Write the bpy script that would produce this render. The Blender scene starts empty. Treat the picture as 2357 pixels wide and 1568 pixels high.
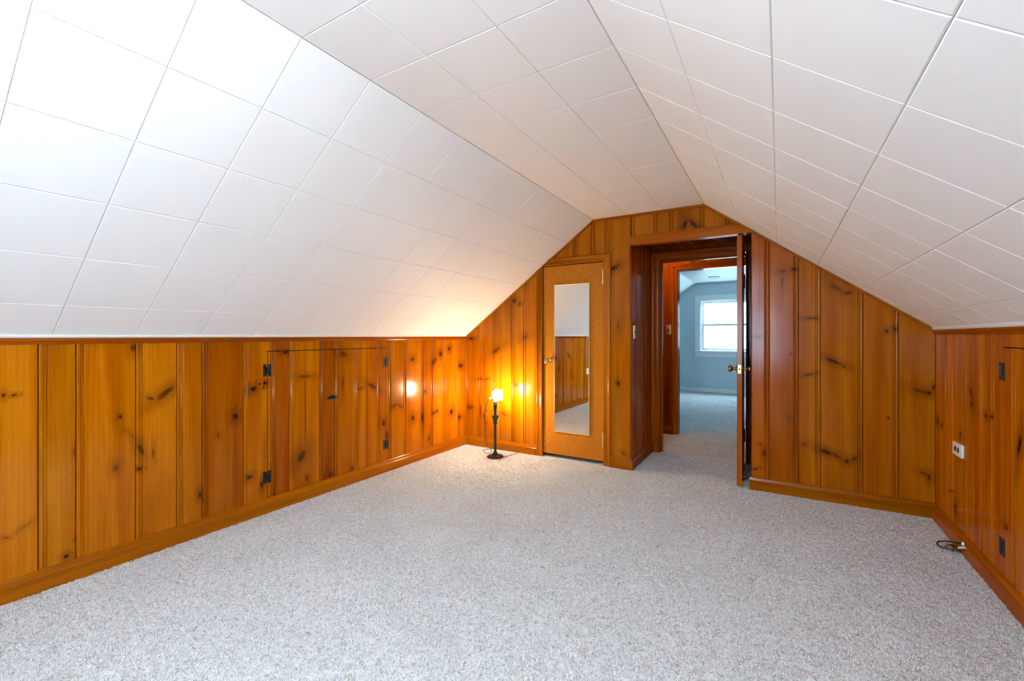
import bpy, bmesh, math, random
import numpy as np
from mathutils import Vector, Matrix

random.seed(7)
sc = bpy.context.scene
COL = sc.collection
PI = math.pi

# ------------------------------------------------------------------ camera
CAM_H = 1.164
cam_data = bpy.data.cameras.new('camera')
cam_data.sensor_width = 36.0
cam_data.lens = 36.0 * 1016.27 / 2357.0
cam_data.shift_y = -11.05 / 2357.0
cam_data.clip_start = 0.02
cam = bpy.data.objects.new('camera', cam_data)
COL.objects.link(cam)
cam.location = (0, 0, CAM_H)
cam.rotation_euler = (PI / 2, 0, 0.5438)
sc.camera = cam

# ------------------------------------------------------------------ world: overcast daylight that enters by the windows
SKY = 10.0
world = bpy.data.worlds.new('overcast_sky')
sc.world = world
world.use_nodes = True
bg = world.node_tree.nodes['Background']
bg.inputs[0].default_value = (0.50, 0.75, 1.0, 1)
bg.inputs[1].default_value = SKY

def portal(name, loc, rot, sx, sy):
    l = bpy.data.lights.new(name, 'AREA')
    l.shape = 'RECTANGLE'; l.size = sx; l.size_y = sy
    l.cycles.is_portal = True
    o = bpy.data.objects.new(name, l); COL.objects.link(o)
    o.location = loc; o.rotation_euler = rot
    return o

# window openings: (x0, x1, z0, z1)
BACK_Y = -1.6
BW = (-.97, -.02, 0.62, 1.70)
BLUE_Y = 9.87
GW = (-1.40, -0.38, 0.855, 1.90)
portal('window_daylight', ((BW[0] + BW[1]) / 2, BACK_Y - 0.10, (BW[2] + BW[3]) / 2), (PI / 2, 0, PI), BW[1] - BW[0], BW[3] - BW[2])
portal('window_daylight', ((GW[0] + GW[1]) / 2, BLUE_Y + 0.12, (GW[2] + GW[3]) / 2), (PI / 2, 0, 0), GW[1] - GW[0], GW[3] - GW[2])

LAMP_GLOW = 205.0       # bare bulb of the small lamp
ROOM_GLOW = 98.0        # added unseen globe that fills the attic like bounced flash
HALL_GLOW = 24.0

sc.view_settings.view_transform = 'Standard'
sc.view_settings.look = 'None'
sc.view_settings.exposure = 1.93
sc.view_settings.gamma = 1.0
sc.view_settings.use_curve_mapping = False
sc.cycles.use_denoising = True
sc.cycles.max_bounces = 6
sc.cycles.diffuse_bounces = 4
sc.cycles.glossy_bounces = 4
sc.cycles.use_adaptive_sampling = True
sc.cycles.adaptive_threshold = 0.045
sc.cycles.adaptive_min_samples = 16
sc.cycles.caustics_reflective = False
sc.cycles.caustics_refractive = False
sc.cycles.sample_clamp_indirect = 8.0

# ------------------------------------------------------------------ dimensions (metres), read from the perspective of the room
XL, XR, YW = -2.883, 0.854, 3.808
ZL, ZR, ZC = 1.156, 1.205, 2.215
XLR, XRR = -1.441, -0.5125
XA0, XA1, YA = -1.100, -0.180, 4.525          # alcove left, right, back
ZSOF = 2.03
YHALL = 5.45
ZBLUE = 2.255
TILE = 0.305
TY0 = 1.5604

def ceil_z(x):
    if x < XLR: return ZL + (ZC - ZL) * (x - XL) / (XLR - XL)
    if x > XRR: return ZC + (ZR - ZC) * (x - XRR) / (XR - XRR)
    return ZC

# ------------------------------------------------------------------ object helpers
def link_mesh(name, verts, faces, mat=None, parent=None, smooth=None, origin=None):
    me = bpy.data.meshes.new(name)
    if origin is not None:
        ox = Vector(origin); verts = [tuple(Vector(v) - ox) for v in verts]
    me.from_pydata([tuple(v) for v in verts], [], faces)
    bm = bmesh.new(); bm.from_mesh(me)
    bmesh.ops.recalc_face_normals(bm, faces=bm.faces)
    bm.to_mesh(me); bm.free()
    if smooth is not None:
        me.polygons.foreach_set('use_smooth', [True] * len(me.polygons))
        me.set_sharp_from_angle(angle=math.radians(smooth))
    me.update()
    if mat: me.materials.append(mat)
    o = bpy.data.objects.new(name, me); COL.objects.link(o)
    if origin is not None: o.location = origin
    if parent is not None:
        o.parent = parent
        base = Vector((0, 0, 0)); q = parent
        while q is not None: base = base + Vector(q.location); q = q.parent
        o.location = (Vector(origin) if origin is not None else Vector((0, 0, 0))) - base
    return o

def empty(name, loc=(0, 0, 0)):
    o = bpy.data.objects.new(name, None); COL.objects.link(o)
    o.location = loc; o.empty_display_size = 0.05
    return o

def tag(o, label=None, cat=None, group=None, kind=None):
    if label: o['label'] = label
    if cat: o['category'] = cat
    if group: o['group'] = group
    if kind: o['kind'] = kind
    return o

class MB:
    def __init__(s): s.v = []; s.f = []
    def box(s, x0, x1, y0, y1, z0, z1, b=0.0):
        if b <= 0:
            n = len(s.v)
            s.v += [(x0,y0,z0),(x1,y0,z0),(x1,y1,z0),(x0,y1,z0),(x0,y0,z1),(x1,y0,z1),(x1,y1,z1),(x0,y1,z1)]
            s.f += [tuple(n+i for i in q) for q in ((3,2,1,0),(4,5,6,7),(0,1,5,4),(1,2,6,5),(2,3,7,6),(3,0,4,7))]
        else:
            bm = bmesh.new()
            bmesh.ops.create_cube(bm, size=1)
            for v in bm.verts:
                v.co = Vector(((x0+x1)/2 + v.co.x*(x1-x0), (y0+y1)/2 + v.co.y*(y1-y0), (z0+z1)/2 + v.co.z*(z1-z0)))
            bmesh.ops.bevel(bm, geom=bm.edges[:], offset=b, segments=2, affect='EDGES', profile=0.6)
            s.add_bm(bm)
        return s
    def add_bm(s, bm):
        n = len(s.v); bm.verts.ensure_lookup_table(); bm.verts.index_update()
        s.v += [tuple(v.co) for v in bm.verts]
        s.f += [tuple(n + v.index for v in f.verts) for f in bm.faces]
        bm.free(); return s
    def lathe(s, prof, c=(0,0,0), axis='z', seg=24):
        # prof: (radius, height) list; closed on the axis at both ends
        n = len(s.v)
        def P(r, h, a):
            p = (r*math.cos(a), r*math.sin(a), h)
            if axis == 'x': p = (p[2], p[0], p[1])
            if axis == 'y': p = (p[0], p[2], p[1])
            if axis == '-x': p = (-p[2], p[0], p[1])
            if axis == '-y': p = (p[0], -p[2], p[1])
            return (c[0]+p[0], c[1]+p[1], c[2]+p[2])
        for r, h in prof:
            for k in range(seg): s.v.append(P(r, h, 2*PI*k/seg))
        for i in range(len(prof)-1):
            for k in range(seg):
                a = n+i*seg+k; b = n+i*seg+(k+1)%seg
                s.f.append((a, b, b+seg, a+seg))
        s.f.append(tuple(n+k for k in range(seg))[::-1])
        m = n+(len(prof)-1)*seg
        s.f.append(tuple(m+k for k in range(seg)))
        return s
    def tube(s, pts, r, seg=8):
        pts = [Vector(p) for p in pts]; n = len(s.v); up = None
        for i, p in enumerate(pts):
            t = (pts[min(i+1, len(pts)-1)] - pts[max(i-1, 0)]).normalized()
            if up is None:
                up = Vector((0,0,1)) if abs(t.z) < .9 else Vector((1,0,0))
            a = t.cross(up)
            if a.length < 1e-5: a = t.orthogonal()
            a.normalize(); b = a.cross(t).normalized(); up = b
            rr = r[i] if isinstance(r, (list, tuple)) else r
            for k in range(seg):
                w = 2*PI*k/seg
                s.v.append(tuple(p + a*math.cos(w)*rr + b*math.sin(w)*rr))
        for i in range(len(pts)-1):
            for k in range(seg):
                q = n+i*seg+k; w = n+i*seg+(k+1)%seg
                s.f.append((q, w, w+seg, q+seg))
        s.f.append(tuple(n+k for k in range(seg))[::-1])
        m = n+(len(pts)-1)*seg
        s.f.append(tuple(m+k for k in range(seg)))
        return s
    def prism(s, poly, f0, f1):
        # poly: list of 2d points, f0/f1 map a 2d point to the two ends
        n = len(s.v); m = len(poly)
        s.v += [tuple(f0(p)) for p in poly] + [tuple(f1(p)) for p in poly]
        s.f.append(tuple(range(n, n+m))); s.f.append(tuple(range(n+m, n+2*m))[::-1])
        for i in range(m):
            j = (i+1) % m
            s.f.append((n+i, n+j, n+m+j, n+m+i))
        return s
    def build(s, name, mat, parent=None, smooth=None, origin=None):
        return link_mesh(name, s.v, s.f, mat, parent, smooth, origin)

def smooth_path(pts, sub=6):
    pts = [Vector(p) for p in pts]; out = []
    for i in range(len(pts)-1):
        p0 = pts[max(i-1,0)]; p1 = pts[i]; p2 = pts[i+1]; p3 = pts[min(i+2,len(pts)-1)]
        for k in range(sub):
            t = k/sub
            out.append(0.5*((2*p1)+(-p0+p2)*t+(2*p0-5*p1+4*p2-p3)*t*t+(-p0+3*p1-3*p2+p3)*t**3))
    out.append(pts[-1]); return out

# ------------------------------------------------------------------ materials
def new_mat(name):
    m = bpy.data.materials.new(name); m.use_nodes = True
    nt = m.node_tree; return m, nt, nt.nodes, nt.links, nt.nodes['Principled BSDF']

def setp(p, **k):
    for a, b in k.items():
        key = {'color':'Base Color','rough':'Roughness','metal':'Metallic','coat':'Coat Weight','coatr':'Coat Roughness','spec':'Specular IOR Level','emit':'Emission Strength','emitc':'Emission Color'}[a]
        p.inputs[key].default_value = (*b, 1) if isinstance(b, tuple) else b

def plain(name, color, rough=0.5, metal=0.0, bump=None, var=0.0, spec=0.5):
    m, nt, N, L, p = new_mat(name)
    setp(p, color=color, rough=rough, metal=metal, spec=spec)
    tc = N.new('ShaderNodeNewGeometry')
    if var > 0:
        nz = N.new('ShaderNodeTexNoise'); nz.inputs['Scale'].default_value = 9; nz.inputs['Detail'].default_value = 4
        L.new(tc.outputs['Position'], nz.inputs['Vector'])
        mr = N.new('ShaderNodeMapRange'); mr.inputs[3].default_value = 1-var; mr.inputs[4].default_value = 1+var
        L.new(nz.outputs['Fac'], mr.inputs[0])
        mx = N.new('ShaderNodeVectorMath'); mx.operation = 'SCALE'; mx.inputs[0].default_value = color
        L.new(mr.outputs[0], mx.inputs['Scale']); L.new(mx.outputs[0], p.inputs['Base Color'])
    if bump:
        nz = N.new('ShaderNodeTexNoise'); nz.inputs['Scale'].default_value = bump[0]; nz.inputs['Detail'].default_value = 3
        L.new(tc.outputs['Position'], nz.inputs['Vector'])
        b = N.new('ShaderNodeBump'); b.inputs['Strength'].default_value = bump[1]; b.inputs['Distance'].default_value = bump[2]
        L.new(nz.outputs['Fac'], b.inputs['Height']); L.new(b.outputs[0], p.inputs['Normal'])
    return m

def math_node(N, L, op, a, b=None, c=None, clamp=False):
    n = N.new('ShaderNodeMath'); n.operation = op; n.use_clamp = clamp
    for i, x in enumerate((a, b, c)):
        if x is None: continue
        if isinstance(x, (int, float)): n.inputs[i].default_value = x
        else: L.new(x, n.inputs[i])
    return n.outputs[0]

# --- one node group makes varnished knotty pine; its input is the position along and across the board
def make_pine_group():
    g = bpy.data.node_groups.new('varnished_pine', 'ShaderNodeTree')
    I = g.interface
    for n, t in (('Along', 'NodeSocketFloat'), ('Across', 'NodeSocketFloat'), ('Seed', 'NodeSocketFloat'), ('Knot', 'NodeSocketFloat'), ('Halo', 'NodeSocketFloat'), ('Value', 'NodeSocketFloat'), ('Red', 'NodeSocketFloat')):
        I.new_socket(n, in_out='INPUT', socket_type=t)
    I.new_socket('BSDF', in_out='OUTPUT', socket_type='NodeSocketShader')
    N, L = g.nodes, g.links
    gi = N.new('NodeGroupInput'); go = N.new('NodeGroupOutput')
    def comb(x, y, z):
        c = N.new('ShaderNodeCombineXYZ')
        for i, q in enumerate((x, y, z)):
            if isinstance(q, (int, float)): c.inputs[i].default_value = q
            else: L.new(q, c.inputs[i])
        return c.outputs[0]
    def noise(vec, detail=3, rough=.5, dist=0.0):
        n = N.new('ShaderNodeTexNoise'); n.inputs['Scale'].default_value = 1; n.inputs['Detail'].default_value = detail
        n.inputs['Roughness'].default_value = rough; n.inputs['Distortion'].default_value = dist
        L.new(vec, n.inputs['Vector']); return n.outputs['Fac']
    def rng(x, a, b, c, d, smooth=False):
        n = N.new('ShaderNodeMapRange')
        if smooth: n.interpolation_type = 'SMOOTHSTEP'
        L.new(x, n.inputs[0])
        for i, q in enumerate((a, b, c, d)): n.inputs[1+i].default_value = q
        return n.outputs[0]
    M = lambda op, a, b=None, c=None: math_node(N, L, op, a, b, c)
    al, ac, sd, kn, ha = (gi.outputs[k] for k in ('Along', 'Across', 'Seed', 'Knot', 'Halo'))
    ac2 = M('ADD', ac, M('MULTIPLY', ha, 0.016))                    # grain bends round the knots
    seed = M('MULTIPLY', sd, 37.0)
    broad = noise(comb(M('MULTIPLY', ac2, 11), M('MULTIPLY', al, .7), seed), 3, .55, .4)
    streak = noise(comb(M('MULTIPLY', ac2, 130), M('MULTIPLY', al, 2.2), seed), 3, .6)
    fleck = noise(comb(M('MULTIPLY', ac, 260), M('MULTIPLY', al, 26), M('ADD', seed, 5.5)), 2, .5)
    # growth rings, wide sweeping figure
    rings = N.new('ShaderNodeTexWave'); rings.wave_type = 'BANDS'; rings.bands_direction = 'X'
    rings.inputs['Scale'].default_value = 1; rings.inputs['Distortion'].default_value = 5.0; rings.inputs['Detail'].default_value = 1
    rings.inputs['Detail Scale'].default_value = .6
    L.new(comb(M('MULTIPLY', ac2, 16), M('MULTIPLY', al, 1.1), seed), rings.inputs['Vector'])
    f = M('MULTIPLY_ADD', rng(broad, .3, .7, 0, 1, True), .62, M('MULTIPLY', rings.outputs['Fac'], .12))
    ramp = N.new('ShaderNodeValToRGB')
    cr = ramp.color_ramp
    cr.elements[0].position = 0.0; cr.elements[0].color = (.375, .126, .0105, 1)
    cr.elements[1].position = 1.0; cr.elements[1].color = (.195, .045, .003, 1)
    e = cr.elements.new(.45); e.color = (.30, .085, .0055, 1)
    L.new(f, ramp.inputs[0])
    hsv = N.new('ShaderNodeHueSaturation')
    L.new(gi.outputs['Red'], hsv.inputs['Hue']); hsv.inputs['Saturation'].default_value = 1.02
    tone = rng(streak, .3, .75, 1.08, .89)
    tone = M('MULTIPLY', tone, rng(fleck, .66, .74, 1.0, .72))
    tone = M('MULTIPLY', tone, M('MULTIPLY', gi.outputs['Value'], 1.10))
    tone = M('MULTIPLY', tone, rng(ha, 0, 1, 1, .90))
    L.new(tone, hsv.inputs['Value']); L.new(ramp.outputs[0], hsv.inputs['Color'])
    hm = N.new('ShaderNodeMix'); hm.data_type = 'RGBA'
    L.new(M('MULTIPLY', ha, .72), hm.inputs[0]); L.new(hsv.outputs[0], hm.inputs[6]); hm.inputs[7].default_value = (.150, .030, .003, 1)
    mix = N.new('ShaderNodeMix'); mix.data_type = 'RGBA'
    L.new(kn, mix.inputs[0]); L.new(hm.outputs[2], mix.inputs[6]); mix.inputs[7].default_value = (.026, .0075, .0018, 1)
    b = N.new('ShaderNodeBump'); b.inputs['Strength'].default_value = .18; b.inputs['Distance'].default_value = .0012
    hgt = M('MULTIPLY', noise(comb(M('MULTIPLY', ac, 14), M('MULTIPLY', al, 3), seed), 1), 1.2)
    L.new(hgt, b.inputs['Height'])
    p = N.new('ShaderNodeBsdfPrincipled')
    p.inputs['Roughness'].default_value = .42; p.inputs['Specular IOR Level'].default_value = 0.0
    p.inputs['Coat Weight'].default_value = .4; p.inputs['Coat Roughness'].default_value = .17
    L.new(mix.outputs[2], p.inputs['Base Color']); L.new(b.outputs[0], p.inputs['Normal'])
    L.new(b.outputs[0], p.inputs['Coat Normal'])
    L.new(p.outputs[0], go.inputs[0])
    return g

PINE = make_pine_group()
_n = [0]
def pine(across, along='Z', knots=(), value=1.0, red=.5, name='varnished_knotty_pine', seed=None):
    """pine board material; across/along name the world axes, knots are (across, along, long radius, short radius, angle, darkness)"""
    m, nt, N, L, p = new_mat(name); N.remove(p)
    _n[0] += 1
    geo = N.new('ShaderNodeNewGeometry'); sp = N.new('ShaderNodeSeparateXYZ')
    L.new(geo.outputs['Position'], sp.inputs[0])
    g = N.new('ShaderNodeGroup'); g.node_tree = PINE
    L.new(sp.outputs[across], g.inputs['Across']); L.new(sp.outputs[along], g.inputs['Along'])
    g.inputs['Seed'].default_value = random.random() * 9 if seed is None else seed
    g.inputs['Value'].default_value = value; g.inputs['Red'].default_value = red
    g.inputs['Knot'].default_value = 0; g.inputs['Halo'].default_value = 0
    if knots:
        cb = N.new('ShaderNodeCombineXYZ'); L.new(sp.outputs[across], cb.inputs[0]); L.new(sp.outputs[along], cb.inputs[1])
        nz = N.new('ShaderNodeTexNoise'); nz.inputs['Scale'].default_value = 70; nz.inputs['Detail'].default_value = 3
        L.new(cb.outputs[0], nz.inputs['Vector'])
        K = H = None
        for (a, z, r1, r2, ang, dk) in knots:
            mp = N.new('ShaderNodeMapping'); mp.vector_type = 'TEXTURE'
            mp.inputs['Location'].default_value = (a, z, 0); mp.inputs['Rotation'].default_value = (0, 0, math.radians(ang))
            mp.inputs['Scale'].default_value = (r1*1.2, r2*1.2, 1)
            L.new(cb.outputs[0], mp.inputs['Vector'])
            ln = N.new('ShaderNodeVectorMath'); ln.operation = 'LENGTH'; L.new(mp.outputs[0], ln.inputs[0])
            d = math_node(N, L, 'ADD', ln.outputs['Value'], math_node(N, L, 'MULTIPLY_ADD', nz.outputs['Fac'], .7, -.35))
            if r1 > .009 and r2 > .004:
                st = N.new('ShaderNodeVectorMath'); st.operation = 'MULTIPLY'; st.inputs[1].default_value = (1.0, 3.0, 1); L.new(mp.outputs[0], st.inputs[0])
                kn_ = N.new('ShaderNodeTexNoise'); kn_.inputs['Scale'].default_value = 1; kn_.inputs['Detail'].default_value = 2; L.new(st.outputs[0], kn_.inputs['Vector'])
                d = math_node(N, L, 'ADD', d, math_node(N, L, 'MULTIPLY_ADD', kn_.outputs['Fac'], .9, -.45))
            mr = N.new('ShaderNodeMapRange'); mr.interpolation_type = 'SMOOTHSTEP'
            L.new(d, mr.inputs[0]); mr.inputs[1].default_value = 1.05; mr.inputs[2].default_value = .25; mr.inputs[3].default_value = 0; mr.inputs[4].default_value = min(.97, dk*1.0)
            hr = N.new('ShaderNodeMapRange'); hr.interpolation_type = 'SMOOTHSTEP'
            L.new(d, hr.inputs[0]); hr.inputs[1].default_value = 3.6; hr.inputs[2].default_value = .7; hr.inputs[3].default_value = 0; hr.inputs[4].default_value = .75*dk
            K = mr.outputs[0] if K is None else math_node(N, L, 'MAXIMUM', K, mr.outputs[0])
            H = hr.outputs[0] if H is None else math_node(N, L, 'MAXIMUM', H, hr.outputs[0])
        L.new(K, g.inputs['Knot']); L.new(H, g.inputs['Halo'])
    L.new(g.outputs[0], N['Material Output'].inputs[0])
    return m

def plywood(name='birch_plywood'):
    m, nt, N, L, p = new_mat(name)
    geo = N.new('ShaderNodeNewGeometry')
    mp = N.new('ShaderNodeMapping'); mp.inputs['Scale'].default_value = (7.5, 7.5, .95)
    L.new(geo.outputs['Position'], mp.inputs[0])
    n1 = N.new('ShaderNodeTexNoise'); n1.inputs['Scale'].default_value = 1; n1.inputs['Detail'].default_value = 2; n1.inputs['Distortion'].default_value = .35
    L.new(mp.outputs[0], n1.inputs['Vector'])
    w = math_node(N, L, 'SINE', math_node(N, L, 'MULTIPLY', n1.outputs['Fac'], 230))
    mp2 = N.new('ShaderNodeMapping'); mp2.inputs['Scale'].default_value = (320, 320, 14)
    L.new(geo.outputs['Position'], mp2.inputs[0])
    n2 = N.new('ShaderNodeTexNoise'); n2.inputs['Scale'].default_value = 1; n2.inputs['Detail'].default_value = 2
    L.new(mp2.outputs[0], n2.inputs['Vector'])
    f = math_node(N, L, 'MULTIPLY_ADD', w, .15, math_node(N, L, 'MULTIPLY_ADD', n2.outputs['Fac'], .55, .22))
    ramp = N.new('ShaderNodeValToRGB'); cr = ramp.color_ramp
    cr.elements[0].position = .2; cr.elements[0].color = (.52, .185, .014, 1)
    cr.elements[1].position = .85; cr.elements[1].color = (.37, .105, .006, 1)
    L.new(f, ramp.inputs[0]); L.new(ramp.outputs[0], p.inputs['Base Color'])
    setp(p, rough=.4, coat=.32, coatr=.2, spec=0.0)
    return m

def carpet_mat():
    m, nt, N, L, p = new_mat('cut_pile_carpet')
    geo = N.new('ShaderNodeNewGeometry')
    flat = N.new('ShaderNodeVectorMath'); flat.operation = 'MULTIPLY'; flat.inputs[1].default_value = (1, 1, 0)
    L.new(geo.outputs['Position'], flat.inputs[0])
    nd = N.new('ShaderNodeTexNoise'); nd.inputs['Scale'].default_value = 75; nd.inputs['Detail'].default_value = 2
    L.new(flat.outputs[0], nd.inputs['Vector'])
    ad = N.new('ShaderNodeVectorMath'); ad.operation = 'MULTIPLY_ADD'; ad.inputs[1].default_value = (.022, .022, .0)
    L.new(nd.outputs['Color'], ad.inputs[0]); L.new(flat.outputs[0], ad.inputs[2])
    v = N.new('ShaderNodeTexVoronoi'); v.inputs['Scale'].default_value = 185; v.inputs['Randomness'].default_value = 1
    L.new(ad.outputs[0], v.inputs['Vector'])
    sp = N.new('ShaderNodeSeparateColor'); L.new(v.outputs['Color'], sp.inputs[0])
    ramp = N.new('ShaderNodeValToRGB'); cr = ramp.color_ramp
    cr.elements[0].position = 0; cr.elements[0].color = (.33, .305, .292, 1)
    cr.elements[1].position = 1; cr.elements[1].color = (.74, .725, .72, 1)
    e = cr.elements.new(.14); e.color = (.48, .455, .442, 1)
    e = cr.elements.new(.5); e.color = (.645, .622, .612, 1)
    L.new(sp.outputs[0], ramp.inputs[0])
    big = N.new('ShaderNodeTexNoise'); big.inputs['Scale'].default_value = 3.2; big.inputs['Detail'].default_value = 4
    L.new(flat.outputs[0], big.inputs['Vector'])
    mr = N.new('ShaderNodeMapRange'); mr.inputs[1].default_value = .3; mr.inputs[2].default_value = .7; mr.inputs[3].default_value = .93; mr.inputs[4].default_value = 1.04
    L.new(big.outputs['Fac'], mr.inputs[0])
    sc_ = N.new('ShaderNodeVectorMath'); sc_.operation = 'SCALE'
    L.new(ramp.outputs[0], sc_.inputs[0]); L.new(mr.outputs[0], sc_.inputs['Scale']); L.new(sc_.outputs[0], p.inputs['Base Color'])
    fz = N.new('ShaderNodeTexNoise'); fz.inputs['Scale'].default_value = 420; fz.inputs['Detail'].default_value = 1
    L.new(geo.outputs['Position'], fz.inputs['Vector'])
    b = N.new('ShaderNodeBump'); b.inputs['Strength'].default_value = .5; b.inputs['Distance'].default_value = .003
    L.new(fz.outputs['Fac'], b.inputs['Height']); L.new(b.outputs[0], p.inputs['Normal'])
    setp(p, rough=.95, spec=.05)
    return m

def glass_mat():
    m, nt, N, L, p = new_mat('window_glass'); N.remove(p)
    t = N.new('ShaderNodeBsdfTransparent'); t.inputs[0].default_value = (.96, .98, .97, 1)
    g = N.new('ShaderNodeBsdfGlossy'); g.inputs['Roughness'].default_value = .0
    mx = N.new('ShaderNodeMixShader'); mx.inputs[0].default_value = .03; L.new(t.outputs[0], mx.inputs[1]); L.new(g.outputs[0], mx.inputs[2])
    L.new(mx.outputs[0], N['Material Output'].inputs[0]); return m

def emitter(name, color, strength):
    m, nt, N, L, p = new_mat(name)
    setp(p, color=(.9, .9, .88), rough=.3, emitc=color, emit=strength)
    return m

M_TILE = plain('painted_fibre_tile', (.88, .885, .885), .6, bump=(420, .05, .0004), var=.006)
M_CEILBACK = plain('tile_joint_shadow_board', (.62, .60, .57), .9)
M_WHITE = plain('white_paint', (.82, .82, .82), .45, bump=(300, .05, .0005))
M_BACKING = plain('dark_backing_board', (.16, .050, .010), .8, var=.1)
M_CARPET = carpet_mat()
def tuft_mat():
    m, nt, N, L, p = new_mat('carpet_yarn')
    at_ = N.new('ShaderNodeAttribute'); at_.attribute_name = 'tint'
    ramp = N.new('ShaderNodeValToRGB'); cr = ramp.color_ramp
    cr.elements[0].position = 0; cr.elements[0].color = (.30, .28, .265, 1)
    cr.elements[1].position = 1; cr.elements[1].color = (.94, .925, .915, 1)
    e = cr.elements.new(.25); e.color = (.64, .61, .59, 1)
    e = cr.elements.new(.6); e.color = (.86, .835, .82, 1)
    L.new(at_.outputs['Fac'], ramp.inputs[0])
    geo = N.new('ShaderNodeNewGeometry')
    big = N.new('ShaderNodeTexNoise'); big.inputs['Scale'].default_value = 2.6; big.inputs['Detail'].default_value = 4
    L.new(geo.outputs['Position'], big.inputs['Vector'])
    mr = N.new('ShaderNodeMapRange'); mr.inputs[1].default_value = .3; mr.inputs[2].default_value = .7; mr.inputs[3].default_value = .92; mr.inputs[4].default_value = 1.05
    L.new(big.outputs['Fac'], mr.inputs[0])
    sv = N.new('ShaderNodeVectorMath'); sv.operation = 'SCALE'; L.new(ramp.outputs[0], sv.inputs[0]); L.new(mr.outputs[0], sv.inputs['Scale'])
    L.new(sv.outputs[0], p.inputs['Base Color'])
    nm = N.new('ShaderNodeVectorMath'); nm.operation = 'MULTIPLY_ADD'; nm.inputs[1].default_value = (.5, .5, .5); nm.inputs[2].default_value = (0, 0, .62)
    L.new(geo.outputs['Normal'], nm.inputs[0])
    nn = N.new('ShaderNodeVectorMath'); nn.operation = 'NORMALIZE'; L.new(nm.outputs[0], nn.inputs[0]); L.new(nn.outputs[0], p.inputs['Normal'])
    setp(p, rough=.9, spec=.05)
    return m
M_TUFT = tuft_mat()
M_GLASS = glass_mat()
M_BLUE = plain('blue_wall_paint', (.55, .665, .71), .6, bump=(250, .06, .0006), var=.012)
M_BRASS = plain('aged_brass', (.62, .40, .13), .25, 1.0, var=.08)
M_BRASSDARK = plain('tarnished_brass', (.36, .20, .06), .28, 1.0, var=.12)
M_GOLD = plain('pale_brass_plate', (.80, .62, .28), .38, 1.0, var=.06)
M_IRON = plain('black_hammered_iron', (.010, .011, .011), .45, .2, bump=(900, .4, .001))
M_LAMP = plain('dark_bronze_paint', (.030, .027, .026), .36, .3, var=.1)
M_SOCKET = plain('dark_socket_shell', (.060, .050, .042), .3, .7)
M_CORD = plain('brown_cord', (.045, .035, .030), .5)
M_BLACK = plain('black_plastic', (.012, .012, .012), .4)
M_IVORY = plain('ivory_plastic', (.74, .70, .60), .35)
M_PLATE = plain('white_plastic', (.80, .79, .77), .35)
M_GREY = plain('grey_rubber', (.62, .62, .62), .5)
M_GALV = plain('zinc_plated_metal', (.42, .40, .28), .32, 1.0, var=.15)
M_PLY = plywood()
M_EXT = plain('outdoor_ground', (.3, .32, .28), .9)

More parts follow.
